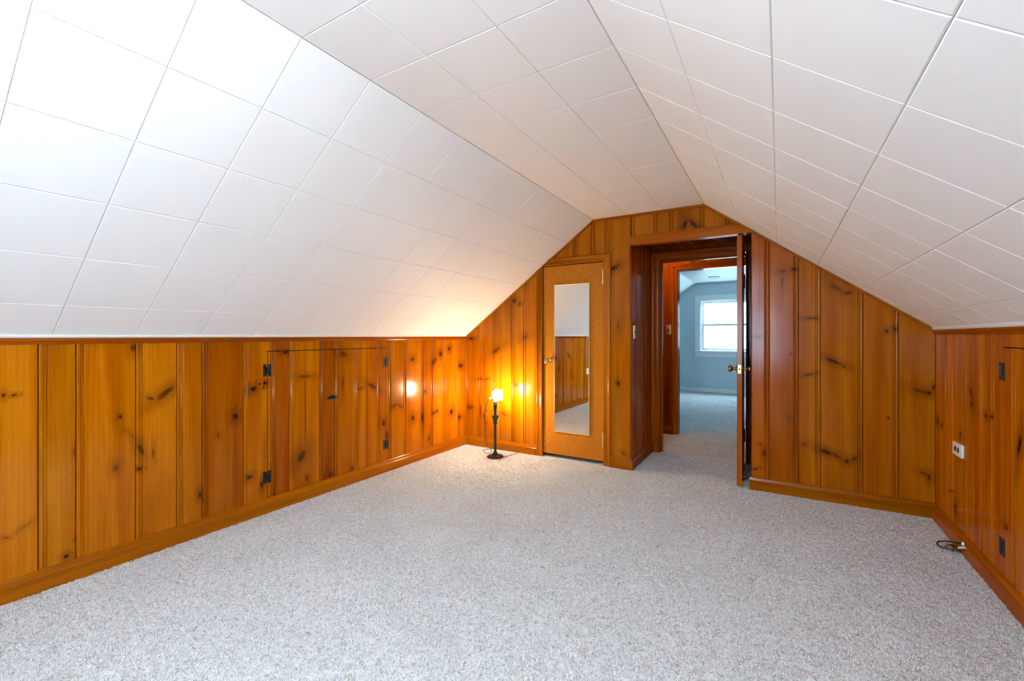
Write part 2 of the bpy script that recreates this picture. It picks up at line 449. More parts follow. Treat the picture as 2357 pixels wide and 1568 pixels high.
# ------------------------------------------------------------------ planks
KNOTS=[('L',0.692,0.637,0.2376,0.0118,-88,0.16),('L',1.45,0.554,0.4033,0.0204,-90,0.14),('L',0.499,0.905,0.0113,0.0063,-90,0.8),('L',0.53,0.902,0.0103,0.0058,8,0.8),('L',0.507,0.282,0.0095,0.0044,-21,0.7),('L',0.56,0.311,0.0387,0.008,32,0.3),('L',0.696,0.121,0.0103,0.0089,-90,1),('L',0.722,0.608,0.0249,0.0046,-90,0.5),('L',0.725,0.189,0.0062,0.003,-90,0.9),('L',0.896,0.749,0.0111,0.0087,-90,0.8),('L',0.928,0.663,0.0555,0.009,-55,0.25),('L',0.878,0.493,0.0199,0.0137,-90,0.55),('L',0.949,1.101,0.0227,0.0145,-90,0.7),('L',0.982,0.563,0.0358,0.0107,-71,0.75),('L',0.976,0.462,0.0153,0.0089,-14,0.9),('L',1.024,0.827,0.0179,0.0112,-19,0.7),('L',1.092,0.851,0.0573,0.0164,39,0.8),('L',1.035,0.531,0.0351,0.0058,-90,0.55),('L',1.259,0.237,0.0202,0.009,-90,1),('L',1.455,0.663,0.0242,0.0205,-90,1),('L',1.358,0.566,0.0183,0.0096,-90,0.5),('L',1.564,0.824,0.0238,0.0173,20,1),('L',1.639,0.854,0.0144,0.0142,-5,1),('L',1.606,0.85,0.0085,0.0084,-90,0.9),('L',1.63,0.826,0.0086,0.0085,-6,0.9),('L',1.541,0.263,0.0204,0.0146,6,0.8),('L',1.618,0.192,0.0255,0.0113,-90,0.9),('L',1.78,1.05,0.0217,0.0119,-2,1),('L',1.925,0.875,0.0506,0.0123,-5,0.5),('L',1.927,0.617,0.4018,0.004,-90,0.5),('L',1.899,0.312,0.0478,0.029,54,0.8),('L',1.941,0.145,0.031,0.017,-90,0.6),('L',2.132,0.118,0.0233,0.0189,-15,0.7),('L',2.244,0.796,0.0604,0.0079,-90,0.6),('L',2.25,1.023,0.0396,0.0271,-19,0.6),('L',2.476,0.606,0.3908,0.0044,-90,0.5),('L',2.531,0.748,0.0587,0.0146,-29,0.7),('L',2.407,0.739,0.0536,0.011,11,0.4),('L',2.654,0.42,0.0296,0.0193,-90,0.8),('L',2.691,0.309,0.0373,0.0197,-90,0.7),('L',2.331,0.118,0.0206,0.0166,-90,0.6),('L',3.001,0.947,0.0225,0.02,-3,0.8),('L',3.005,0.406,0.028,0.0225,-90,0.9),('L',3.134,0.388,0.0534,0.0178,-90,0.9),('L',2.778,0.551,0.0404,0.0152,21,0.6),('L',2.845,0.542,0.0463,0.0138,-33,0.5),('L',3.397,0.982,0.033,0.026,-2,0.9),('L',3.298,0.913,0.059,0.0274,42,0.7),('L',3.528,1.031,0.0208,0.0177,-1,0.9),('L',3.563,0.381,0.0313,0.0282,-90,1),('L',3.697,0.305,0.03,0.0226,-9,0.9),('L',3.719,0.847,0.0448,0.023,-3,0.9),('L',3.298,0.411,0.036,0.018,5,0.7),('L',3.341,0.42,0.0214,0.0194,-90,0.8),('L',3.169,0.632,0.0182,0.0164,-6,0.7),('L',3.227,0.174,0.0167,0.0123,-90,0.8),('F',-2.813,1.136,0.0287,0.0116,0,1),('F',-2.855,0.401,0.0445,0.0291,-12,0.6),('F',-2.809,0.399,0.0345,0.0185,5,0.7),('F',-2.496,1.014,0.0665,0.0234,31,0.7),('F',-2.691,0.709,0.0448,0.0137,3,0.6),('F',-2.612,0.713,0.044,0.0136,15,0.5),('F',-2.403,0.367,0.0755,0.0184,-12,0.5),('F',-2.274,1.517,0.0305,0.0218,-2,0.8),('F',-2.213,1.48,0.015,0.013,-2,0.9),('F',-2.149,1.151,0.0438,0.0218,18,0.5),('F',-2.254,0.668,0.0496,0.0155,-10,0.5),('F',-2.69,0.372,0.0915,0.014,-90,0.7),('F',-2.636,0.305,0.0631,0.0167,-65,0.5),('F',-2.642,0.859,0.2731,0.0055,-90,0.5),('F',-2.44,0.599,0.4893,0.0048,-90,0.4),('F',-1.25,1.763,0.042,0.0198,21,0.9),('F',-1.21,0.743,0.0191,0.0117,-90,0.9),('F',-1.208,1.787,0.0153,0.0117,-90,0.7),('F',-1.21,1.252,0.0306,0.0058,-90,0.5),('F',-1.16,0.135,0.0181,0.0121,-23,0.6),('F',-0.657,2.07,0.0475,0.0157,-108,0.9),('F',-0.588,2.065,0.0614,0.0175,-48,0.9),('F',-0.138,1.157,0.0258,0.0066,0,0.6),('F',0.024,1.637,0.0246,0.0127,-4,0.6),('F',0.022,1.563,0.0415,0.0049,-90,0.8),('F',0.096,1.647,0.024,0.0094,-4,0.8),('F',0.075,1.031,0.0063,0.0054,-90,0.9),('F',0.068,0.562,0.0159,0.0107,-90,0.35),('F',0.196,1.289,0.0386,0.0078,-1,0.8),('F',0.183,0.885,0.0396,0.0091,17,0.6),('F',0.158,0.383,0.0248,0.0103,24,0.5),('F',0.345,1.494,0.0663,0.0188,-46,0.45),('F',0.407,1.459,0.0264,0.0105,10,0.65),('F',0.326,0.985,0.053,0.0134,-25,0.8),('F',0.382,0.951,0.0121,0.009,2,0.7),('F',0.286,0.345,0.0369,0.0155,-20,1),('F',0.344,0.324,0.0372,0.012,-36,0.6),('F',0.401,0.296,0.018,0.0144,-90,0.8),('F',0.441,0.317,0.0245,0.013,41,0.6),('F',0.614,1.194,0.0116,0.0067,-90,1),('F',0.662,1.209,0.0115,0.011,-90,1),('F',0.623,0.616,0.0058,0.0045,-90,1),('F',0.783,0.805,0.0386,0.0138,-23,0.55),('F',0.823,0.796,0.0167,0.0145,-90,0.8),('F',0.847,0.834,0.0214,0.0107,67,0.7),('F',0.798,0.276,0.0251,0.0112,-25,0.5),('F',0.823,0.254,0.0223,0.0083,-90,0.7),('F',-0.097,0.285,0.026,0.0113,-90,0.7),('F',-0.152,0.157,0.0184,0.0062,25,0.8),('F',-0.118,0.344,0.0175,0.0096,-51,0.5),('R',3.76,0.63,0.0191,0.0177,-90,0.9),('R',3.678,0.616,0.0128,0.0105,170,0.9),('R',3.199,0.866,0.0459,0.0215,-128,0.5),('R',3.184,0.812,0.0202,0.018,-90,0.7),('R',3.007,0.778,0.0159,0.0104,171,0.9),('R',2.938,0.783,0.02,0.007,171,0.9),('R',2.658,0.707,0.0553,0.0159,-74,0.95),('R',2.783,0.324,0.0185,0.0161,160,0.7),('R',3.353,0.617,0.0143,0.0102,-90,0.8),('R',3.438,0.188,0.0344,0.0216,-90,0.7),('R',3.499,0.265,0.0444,0.0051,168,0.6)]

def mould_profile(w, end='start'):
    a = [(.0018,-.012),(.0018,-.0060),(.0032,-.0028),(.0060,-.0013),(.0095,-.0010),(.0130,-.0013),(.0160,-.0026),(.0174,-.0066),
         (.0190,-.0066),(.0202,-.0024),(.0222,-.0009),(.0244,-.0014),(.0260,-.0034),(.0274,-.0060),(.0290,-.0058),(.0304,-.0014),(.0322,0),(.0334,0)]
    b = [(w-.0062,0),(w-.0050,0),(w-.0028,-.0013),(w-.0016,-.0036),(w-.0016,-.012)]
    if w < .05: a = [(.0012,-.012),(.0012,-.003),(.003,0)]
    p = a + b
    if end == 'end': p = [(w-s, d) for s, d in reversed(p)]
    if end == 'none': p = [(.0008,-.012),(.0008,-.001),(.002,0),(.0035,0),(w-.0035,0),(w-.002,0),(w-.0008,-.001),(w-.0008,-.012)]
    return p

def clip_profile(p, a, b):
    out = []
    for i in range(len(p)-1):
        (s0, d0), (s1, d1) = p[i], p[i+1]
        for s, d in ((s0, d0), (s1, d1)):
            if a <= s <= b and (not out or out[-1] != (s, d)): out.append((s, d))
        for c in (a, b):
            if min(s0, s1) < c < max(s0, s1):
                q = (c, d0+(d1-d0)*(c-s0)/(s1-s0))
                if out and out[-1] == (s1, d1): out.insert(-1, q)
                else: out.append(q)
    if out and abs(out[0][0]-a) < 1e-6 and out[0][1] > -.011: out.insert(0, (a, -.012))
    if out and abs(out[-1][0]-b) < 1e-6 and out[-1][1] > -.011: out.append((b, -.012))
    return out

def plank(P, s0, s1, lo, hi, mat, parent, end='start', clip=None, breaks=(), name='plank', back=-.013):
    prof = mould_profile(s1-s0, end)
    if clip: prof = clip_profile(prof, clip[0]-s0, clip[1]-s0)
    if len(prof) < 3: return None
    for bk in breaks:
        r = bk - s0
        for i in range(len(prof)-1):
            if prof[i][0] < r-1e-4 and prof[i+1][0] > r+1e-4:
                t = (r-prof[i][0])/(prof[i+1][0]-prof[i][0])
                prof.insert(i+1, (r, prof[i][1]+t*(prof[i+1][1]-prof[i][1]))); break
    lo_f = lo if callable(lo) else (lambda s: lo)
    hi_f = hi if callable(hi) else (lambda s: hi)
    back_pts = [(s, back) for s, d in reversed(prof) if any(abs(s-(q-s0)) < 1e-4 for q in breaks)]
    poly = prof + [(prof[-1][0], back)] + back_pts + [(prof[0][0], back)]
    m = MB()
    m.prism(poly, lambda q: P(s0+q[0], q[1], lo_f(s0+q[0])), lambda q: P(s0+q[0], q[1], hi_f(s0+q[0])))
    org = P((s0+s1)/2, 0, lo_f((s0+s1)/2))
    return m.build(name, mat, parent, 40, org)

def plank_mat(wall, axis, s0, s1, val=None, red=None, along='Z'):
    kn = [(a, z, r1, r2, an, dk) for (w, a, z, r1, r2, an, dk) in KNOTS if w == wall and s0-r1*.9 < a < s1+r1*.9] if along == 'Z' else []
    return pine(axis, along, kn, val if val is not None else random.uniform(.86, 1.12), red if red is not None else random.uniform(.493, .502))

def panel(P, axis, wall, seams, parent, lo, hi, end='start', holes=(), breaks=(), vals={}):
    """boards side by side; holes are (s0, s1, z0, z1, leaf) cut out of the wall and given to the leaf standing in them"""
    for i in range(len(seams)-1):
        s0, s1 = seams[i], seams[i+1]
        v, r = vals.get(i, (None, None))
        if wall == 'L' and v is not None: v, r = v*1.09, r-.003
        mat = plank_mat(wall, axis, s0, s1, v, r)
        hs = [h for h in holes if h[0] < s1-1e-4 and h[1] > s0+1e-4]
        if not hs:
            plank(P, s0, s1, lo, hi, mat, parent, end, None, breaks); continue
        lo_v = lo if not callable(lo) else lo((s0+s1)/2)
        a = max(s0, min(h[0] for h in hs)); b = min(s1, max(h[1] for h in hs))
        if a > s0+.004: plank(P, s0, s1, lo, hi, mat, parent, end, (s0, a), breaks)
        if b < s1-.004: plank(P, s0, s1, lo, hi, mat, parent, end, (b, s1), breaks)
        zt = hs[0][3]; zb = hs[0][2]
        plank(P, s0, s1, zt+.0050, hi, mat, parent, end, (a, b), breaks)
        if zb > lo_v+.02: plank(P, s0, s1, lo, zb-.0025, mat, parent, end, (a, b), breaks)
        for h in hs:
            if h[4] is None: continue
            a2 = max(s0, h[0]+.0065); b2 = min(s1, h[1]-.0022)
            if b2-a2 > .006: plank(P, s0, s1, zb, zt, mat, h[4], end, (a2, b2))

PL = lambda s, d, z: (XL+d, s, z)
PR = lambda s, d, z: (XR-d, s, z)
PF = lambda s, d, z: (s, YW-d, z)
PAL = lambda s, d, z: (XA0+d, s, z)
PAR = lambda s, d, z: (XA1-d, s, z)
PAB = lambda s, d, z: (s, YA-d, z)
PH = lambda s, d, z: (s, YHALL-d, z)

# ------------------------------------------------------------------ floor
fl = MB().box(-3.3, 1.4, -1.9, 10.3, -.12, -.004).build('floor', M_CARPET)
tag(fl, 'pale speckled cut pile carpet running from the attic into the blue room', kind='structure')

def carpet_pile(x0, x1, y0, y1, step):
    rs = np.random.RandomState(3)
    nx, ny = int((x1-x0)/step)+1, int((y1-y0)/step)+1
    gx, gy = np.meshgrid(np.linspace(x0, x1, nx), np.linspace(y0, y1, ny))
    co = np.empty((ny, nx, 3), np.float32)
    co[..., 0] = gx + rs.uniform(-.42, .42, gx.shape)*step; co[..., 1] = gy + rs.uniform(-.42, .42, gx.shape)*step
    h = rs.rand(ny, nx)
    co[..., 2] = -.0055 + .0095*h**.8
    me = bpy.data.meshes.new('carpet_pile')
    idx = np.arange(nx*ny).reshape(ny, nx)
    q = np.stack([idx[:-1, :-1], idx[:-1, 1:], idx[1:, 1:], idx[1:, :-1]], -1).reshape(-1, 4)
    me.vertices.add(nx*ny); me.vertices.foreach_set('co', co.ravel())
    me.loops.add(q.size); me.loops.foreach_set('vertex_index', q.ravel().astype(np.int32))
    me.polygons.add(len(q)); me.polygons.foreach_set('loop_start', (np.arange(len(q))*4).astype(np.int32))
    me.polygons.foreach_set('use_smooth', np.ones(len(q), bool))
    me.update(calc_edges=True); me.validate()
    me.materials.append(M_CARPET)
    o = bpy.data.objects.new('carpet_pile', me); COL.objects.link(o); o.parent = fl; o['kind'] = 'stuff'
    return o
carpet_pile(XL, XR, -.4, 4.55, .011)
def carpet_tufts(x0, x1, y0, y1, dens):
    rs = np.random.RandomState(11)
    n = int((x1-x0)*(y1-y0)*dens)
    bx_ = rs.uniform(x0, x1, n); by_ = rs.uniform(y0, y1, n)
    az = rs.uniform(0, 2*np.pi, n); lean = rs.uniform(.15, 1.0, n); ln = rs.uniform(.0085, .0125, n); w = rs.uniform(.0008, .0014, n)
    sx, sy = np.cos(az), np.sin(az)                       # direction of lean
    tw = rs.uniform(0, np.pi, n); px, py = np.cos(tw)*w, np.sin(tw)*w
    co = np.empty((n, 4, 3), np.float32)
    z0 = -.0050
    for k, (t, wd) in enumerate(((0, 1.1), (1, .75))):
        r = ln*t*np.sin(lean); h = ln*t*np.cos(lean)
        cx, cy = bx_+sx*r, by_+sy*r
        co[:, 2*k, 0] = cx-px*wd; co[:, 2*k, 1] = cy-py*wd; co[:, 2*k+1, 0] = cx+px*wd; co[:, 2*k+1, 1] = cy+py*wd
        co[:, 2*k, 2] = z0+h; co[:, 2*k+1, 2] = z0+h
    co[..., 0] = np.clip(co[..., 0], x0, x1); co[..., 1] = np.clip(co[..., 1], y0, y1)
    me = bpy.data.meshes.new('carpet_tufts')
    i = (np.arange(n)*4)[:, None]
    q = i+np.array([[0, 1, 3, 2]])
    me.vertices.add(n*4); me.vertices.foreach_set('co', co.ravel())
    me.loops.add(q.size); me.loops.foreach_set('vertex_index', q.ravel().astype(np.int32))
    me.polygons.add(len(q)); me.polygons.foreach_set('loop_start', (np.arange(len(q))*4).astype(np.int32))
    me.polygons.foreach_set('use_smooth', np.ones(len(q), bool))
    me.update(calc_edges=True)
    a = me.attributes.new('tint', 'FLOAT', 'POINT')
    t = np.where(rs.rand(n) < .13, rs.uniform(0, .3, n), rs.uniform(.35, 1, n))
    a.data.foreach_set('value', np.repeat(t, 4).astype(np.float32))
    me.materials.append(M_TUFT)
    o = bpy.data.objects.new('carpet_tufts', me); COL.objects.link(o); o.parent = fl; o['kind'] = 'stuff'
carpet_tufts(XL+.021, XR-.021, .05, YW-.02, 46000)
carpet_tufts(XA0+.021, XA1-.0, YW-.02, 4.6, 34000)
carpet_pile(-1.8, .3, 4.55, 9.86, .010)

# ------------------------------------------------------------------ ceiling of square fibre tiles
def tile_mesh(w, h, name='tile'):
    g, c, dz, th = .0006, .0034, .0017, .012
    w2, h2 = w/2-g, h/2-g
    v = []
    for (a, b, z) in ((w2, h2, -th), (w2, h2, -dz), (w2-c, h2-c, 0)):
        v += [(-a,-b,z),(a,-b,z),(a,b,z),(-a,b,z)]
    f = [(3,2,1,0),(8,9,10,11)]
    for k in (0, 4):
        for i in range(4):
            j = (i+1) % 4
            f.append((k+i, k+j, k+4+j, k+4+i))
    me = bpy.data.meshes.new(name); me.from_pydata(v, [], f); me.materials.append(M_TILE); me.update()
    return me

def tiled_plane(name, origin, edir, rows, label):
    """origin: point on the upper/left edge at y=0; edir: unit vector across the rows; rows: list of (start, end) along edir"""
    e = Vector(edir).normalized(); y = Vector((0, 1, 0)); n = e.cross(y)
    mid = Vector(origin) + e*((rows[0][0]+rows[-1][1])/2)
    if (Vector((-1.0, mid.y, 1.0)) - mid).dot(n) < 0: n = -n
    rt = Vector(origin) + e*rows[0][0]; rb = Vector(origin) + e*rows[-1][1]
    y0, y1 = BACK_Y, YW+.02
    m = MB(); vs = []
    ex = e*.06
    for q in (-.0125, -.07):
        vs += [rt-ex+n*q+y*y0, rb+ex+n*q+y*y0, rb+ex+n*q+y*y1, rt-ex+n*q+y*y1]
    m.v = [tuple(v) for v in vs]
    m.f = [(0,1,2,3),(7,6,5,4),(0,4,5,1),(1,5,6,2),(2,6,7,3),(3,7,4,0)]
    root = m.build(name, M_CEILBACK); tag(root, label, kind='structure')
    cols = []
    k = -11
    while True:
        a, b = TY0+k*TILE, TY0+(k+1)*TILE
        if a > YW-.02: break
        a, b = max(a, BACK_Y), min(b, YW+.004)
        if b-a > .02: cols.append((a, b))
        k += 1
    cache = {}
    for (a, b) in cols:
        for (r0, r1) in rows:
            key = (round(b-a, 4), round(r1-r0, 4))
            if key not in cache: cache[key] = tile_mesh(b-a, r1-r0)
            o = bpy.data.objects.new('tile', cache[key]); COL.objects.link(o)
            c = Vector(origin) + e*((r0+r1)/2) + y*((a+b)/2) + n*random.uniform(-.0004, .0003)
            xax = y; yax = n.cross(xax)
            t1, t2 = random.gauss(0, .0003), random.gauss(0, .0003)
            nn = (n + xax*t1 + yax*t2).normalized(); xa = (xax - nn*xax.dot(nn)).normalized(); ya = nn.cross(xa)
            mw = Matrix.Identity(4)
            for i in range(3): mw[i][0], mw[i][1], mw[i][2], mw[i][3] = xa[i], ya[i], nn[i], c[i]
            o.matrix_world = mw; o.parent = root
    return root, n

LL = math.hypot(XLR-XL, ZC-ZL); LR = math.hypot(XR-XRR, ZC-ZR)
fw = (XRR-XLR)/3
ceil_flat, _ = tiled_plane('ceiling', (XLR, 0, ZC), (1, 0, 0), [(0, fw), (fw, 2*fw), (2*fw, 3*fw)], 'flat strip of white square ceiling tiles at the top of the attic')
tl = .1733*LL
ceil_l, nL = tiled_plane('ceiling', (XLR, 0, ZC), (XL-XLR, 0, ZL-ZC), [(i*tl, min((i+1)*tl, LL)) for i in range(6)], 'sloping white tiled ceiling on the side of the lamp')
tr = .1821*LR
ceil_r, nR = tiled_plane('ceiling', (XRR, 0, ZC), (XR-XRR, 0, ZR-ZC), [(i*tr, min((i+1)*tr, LR)) for i in range(6)], 'sloping white tiled ceiling above the far doorway side')
# thin white strips where the slopes meet the wood
MB().prism([(0,0),(.012,0),(.020,.012),(.012,.018),(0,.012)], lambda q: (XL+q[0], BACK_Y, ZL-.006+q[1]), lambda q: (XL+q[0], YW, ZL-.006+q[1])).build('edge_strip', M_WHITE, ceil_l)
MB().prism([(0,0),(.012,0),(.020,.012),(.012,.018),(0,.012)], lambda q: (XR-q[0], BACK_Y, ZR-.006+q[1]), lambda q: (XR-q[0], YW, ZR-.006+q[1])).build('edge_strip', M_WHITE, ceil_r)

# ------------------------------------------------------------------ walls of the attic
def leaf(n, label, x0, x1, y0, y1, z0, z1):
    o = MB().box(x0, x1, y0, y1, z0, z1).build(n, M_BACKING, origin=((x0+x1)/2, (y0+y1)/2, z0))
    return tag(o, label, kind='structure')

wall_left = MB().box(XL-.09, XL-.034, BACK_Y, YW+.1, 0, ZL).build('wall_left', M_BACKING)
tag(wall_left, 'low knotty pine knee wall beside the lamp', kind='structure')
HZ0, HZ1 = .098, 1.058
d3 = leaf('door_3', 'pine hatch leaf with two black hinges and the arrow latch', XL-.030, XL-.0135, 1.656, 2.166, HZ0, HZ1)
d4 = leaf('door_4', 'pine hatch leaf hinged on the side towards the lamp', XL-.030, XL-.0135, 2.170, 2.677, HZ0, HZ1)
seamsL = [BACK_Y,-1.42,-1.2,-1.02,-.82,-.65,-.46,-.28,-.10,.08,.26,.44,.604,.73,.96,1.144,1.272,1.504,1.679,1.81,2.042,2.168,2.354,2.58,2.71,2.89,3.118,3.249,3.431,3.667,YW]
valsL = {11:(1.10,.501),12:(1.0,.503),13:(1.08,.500),14:(1.10,.501),15:(1.0,.501),16:(.84,.494),17:(1.06,.500),18:(.74,.488),19:(1.04,.500),20:(.72,.490),21:(.98,.501),22:(1.08,.500),23:(.98,.5),24:(1.05,.503),25:(1.05,.500),26:(.92,.498),27:(1.05,.5),28:(1.05,.5),29:(.98,.5)}
panel(PL, 'Y', 'L', seamsL, wall_left, 0.0, ZL-.004, 'start', holes=[(1.653,2.168,HZ0,HZ1,d3),(2.168,2.680,HZ0,HZ1,d4)], vals=valsL)

wall_right = MB().box(XR+.034, XR+.09, BACK_Y, YW+.1, 0, ZR).build('wall_right', M_BACKING)
tag(wall_right, 'low knotty pine knee wall with the horizontal outlet', kind='structure')
RZ0, RZ1 = .098, 1.109
d5 = leaf('door_5', 'pine hatch leaf cut by the frame edge near the outlet', XR+.0135, XR+.030, 2.312, 2.820, RZ0, RZ1)
d6 = leaf('door_6', 'second pine hatch leaf of the outlet wall, outside the picture', XR+.0135, XR+.030, 1.803, 2.308, RZ0, RZ1)
seamsR = [BACK_Y,-1.4,-1.21,-1.0,-.83,-.62,-.45,-.25,-.05,.14,.36,.53,.74,.93,1.1,1.33,1.5,1.71,1.9,2.1,2.31,2.50,2.696,2.914,3.045,3.240,3.462,3.585,YW]
panel(PR, 'Y', 'R', seamsR, wall_right, 0.0, ZR-.004, 'start', holes=[(2.31,2.823,RZ0,RZ1,d5),(1.80,2.31,RZ0,RZ1,d6)], vals={i:(random.uniform(1.15,1.32), random.uniform(.490,.498)) for i in range(30)})

# far wall with closet opening and alcove opening
CX0, CX1, CZ = -1.949, -1.345, 1.830
AZ = 1.945
m = MB()
F0 = lambda q: (q[0], YW+.0135, q[1])
F1 = lambda q: (q[0], YW+.07, q[1])
cz = lambda x: ceil_z(x)+.03
m.prism([(XL-.05,0),(CX0-.012,0),(CX0-.012,cz(CX0-.012)),(XL-.05,cz(XL-.05))], F0, F1)
m.prism([(CX0-.012,CZ+.012),(CX1+.012,CZ+.012),(CX1+.012,ZC+.03),(XLR,ZC+.03),(CX0-.012,cz(CX0-.012))], F0, F1)
m.prism([(CX1+.012,0),(XA0-.0135,0),(XA0-.0135,ZC+.03),(CX1+.012,ZC+.03)], F0, F1)
m.prism([(XA0-.0135,ZSOF),(XA1+.0135,ZSOF),(XA1+.0135,cz(XA1)),(XRR,ZC+.03),(XA0-.0135,ZC+.03)], F0, F1)
m.prism([(XA1+.0135,0),(XR+.05,0),(XR+.05,cz(XR+.05)),(XA1+.0135,cz(XA1))], F0, F1)
wall_far = m.build('wall_far', M_BACKING)
tag(wall_far, 'gabled knotty pine end wall with closet door and doorway alcove', kind='structure')
BR = (XLR, XRR)
gz = lambda s: ceil_z(s)-.002
panel(PF, 'X', 'F', [XL,-2.729,-2.541,-2.305,-2.171,-1.956], wall_far, 0, gz, 'start', breaks=BR)
panel(PF, 'X', 'F', [-1.956,-1.643,-1.460,-1.329], wall_far, CZ+.02, gz, 'start', breaks=BR)
panel(PF, 'X', 'F', [-1.329,XA0], wall_far, 0, gz, 'start', breaks=BR, vals={0:(1.12,.499)})
panel(PF, 'X', 'F', [-1.093,-.904,-.774,-.539,-.356,-.18], wall_far, AZ+.01, gz, 'start', breaks=BR, vals={i:(random.uniform(1.0,1.15),.497) for i in range(6)})
panel(PF, 'X', 'F', [.676,XR], wall_far, 0, gz, 'none', breaks=BR, vals={0:(1.12,.497)})
panel(PF, 'X', 'F', [-.18,-.062,.121,.253,.491,.676], wall_far, 0, gz, 'end', breaks=BR, vals={0:(1.15,.488),1:(1.08,.491),2:(1.15,.497),3:(1.1,.497),4:(1.05,.493),5:(1.05,.497)})

# alcove
wal = MB().box(XA0-.06, XA0-.0135, YW+.07, YA+.1, 0, 2.12).build('wall_alcove_left', M_BACKING)
tag(wal, 'pine side wall of the doorway alcove with the brass switch', kind='structure')
panel(PAL, 'Y', 'A', [YW+.0005,3.976,4.162,4.292,4.424,YA], wal, 0, ZSOF, 'start', vals={i:(random.uniform(.95,1.1),.490) for i in range(6)})
war = MB().box(XA1+.0135, XA1+.06, YW+.07, YA+.1, 0, 2.12).build('wall_alcove_right', M_BACKING)
tag(war, 'dark pine side wall hidden behind the open door', kind='structure')
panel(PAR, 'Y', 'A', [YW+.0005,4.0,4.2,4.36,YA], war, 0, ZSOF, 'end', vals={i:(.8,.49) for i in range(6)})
sof = MB().box(XA0-.05, XA1+.05, YW+.06, YA+.1, ZSOF+.0135, ZSOF+.06).build('ceiling_alcove', M_BACKING)
tag(sof, 'pine boarded soffit of the doorway alcove', kind='structure')
PS = lambda s, d, t: (s, t, ZSOF-d)
ss = [XA0,-.870,-.700,-.570,-.345,XA1]
for i in range(len(ss)-1):
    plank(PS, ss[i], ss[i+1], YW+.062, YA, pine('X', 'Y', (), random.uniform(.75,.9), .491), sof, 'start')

# ------------------------------------------------------------------ mouldings
TRIM_L = lambda ax, v=1.0, r=.5: pine(*ax, (), v, r, name='varnished_pine_trim')
BASE = [(0,-.01),(.021,-.01),(.021,.066),(.0165,.0705),(.0150,.0735),(.0120,.080),(.0105,.088),(.0060,.0945),(0,.0965)]
def run(name, poly, f0, f1, mat, label, parent=None):
    o = MB().prism(poly, f0, f1).build(name, mat, parent, 35)
    if parent is None: tag(o, label, kind='structure')
    return o
run('baseboard_left', BASE, lambda q: (XL+q[0], BACK_Y, q[1]), lambda q: (XL+q[0], YW-q[0], q[1]), TRIM_L(('Z','Y'), .95, .498), 'long scuffed pine baseboard under the hatch doors')
run('baseboard_right', BASE, lambda q: (XR-q[0], BACK_Y, q[1]), lambda q: (XR-q[0], YW-q[0], q[1]), TRIM_L(('Z','Y'), 1.05, .492), 'pine baseboard with the cable coming through it')
run('baseboard_far', BASE, lambda q: (XL+q[0], YW-q[0], q[1]), lambda q: (-2.020, YW-q[0], q[1]), TRIM_L(('Z','X'), .95, .498), 'short pine baseboard behind the lamp')
run('baseboard_far', BASE, lambda q: (-1.277, YW-q[0], q[1]), lambda q: (XA0+q[0], YW-q[0], q[1]), TRIM_L(('Z','X'), .92, .5), 'short pine baseboard right of the closet door')
run('baseboard_alcove', BASE, lambda q: (XA0+q[0], YW-q[0], q[1]), lambda q: (XA0+q[0], YA-.02, q[1]), TRIM_L(('Z','Y'), .80, .49), 'pine baseboard running into the doorway alcove')
run('baseboard_far', BASE, lambda q: (-.192, YW-q[0], q[1]), lambda q: (XR-q[0], YW-q[0], q[1]), TRIM_L(('Z','X'), .88, .497), 'pine baseboard right of the open door')
CROWN = [(0,0),(.004,0),(.0065,.004),(.0075,.008),(.0110,.013),(.0165,.018),(.0175,.024),(.0195,.0275),(.0195,.030),(0,.030)]
run('trim_1', CROWN, lambda q: (XL+q[0], BACK_Y, ZL-.032+q[1]), lambda q: (XL+q[0], YW, ZL-.032+q[1]), TRIM_L(('Z','Y'), .86, .488), 'pine moulding along the top of the lamp side knee wall')
run('trim_2', CROWN, lambda q: (XR-q[0], BACK_Y, ZR-.034+q[1]), lambda q: (XR-q[0], YW, ZR-.034+q[1]), TRIM_L(('Z','Y'), .8, .486), 'pine moulding along the top of the outlet wall')
# strips along the gable
def gable_strip(n, xa, xb, mat, label):
    h = .021
    P = [(xa, ceil_z(xa)-.001), (xb, ceil_z(xb)-.001), (xb, ceil_z(xb)-h), (xa, ceil_z(xa)-h)]
    run(n, P, lambda q: (q[0], YW-.0105, q[1]), lambda q: (q[0], YW, q[1]), mat, label)
gable_strip('trim_3', XL+.002, -2.026, TRIM_L(('Z','X'), 1.0, .503), 'thin pine strip under the slope above the lamp')
gable_strip('trim_4', -1.870, XLR, TRIM_L(('Z','X'), .95, .497), 'thin pine strip under the slope above the closet door')
gable_strip('trim_5', XLR, XRR, TRIM_L(('Z','X'), .90, .494), 'thin pine strip under the flat ceiling')
gable_strip('trim_6', XRR, -.262, TRIM_L(('Z','X'), .95, .497), 'thin pine strip under the slope above the doorway')
gable_strip('trim_7', -.178, XR, TRIM_L(('Z','X'), .86, .494), 'thin pine strip under the slope right of the open door')
run('trim_8', [(0,0),(.012,0),(.010,.007),(.007,.010),(0,.012)], lambda q: (XL+q[0], YW-q[1], .09), lambda q: (XL+q[0], YW-q[1], ZL-.03), TRIM_L(('X','Z'), .9, .49), 'pine bead in the corner behind the lamp')

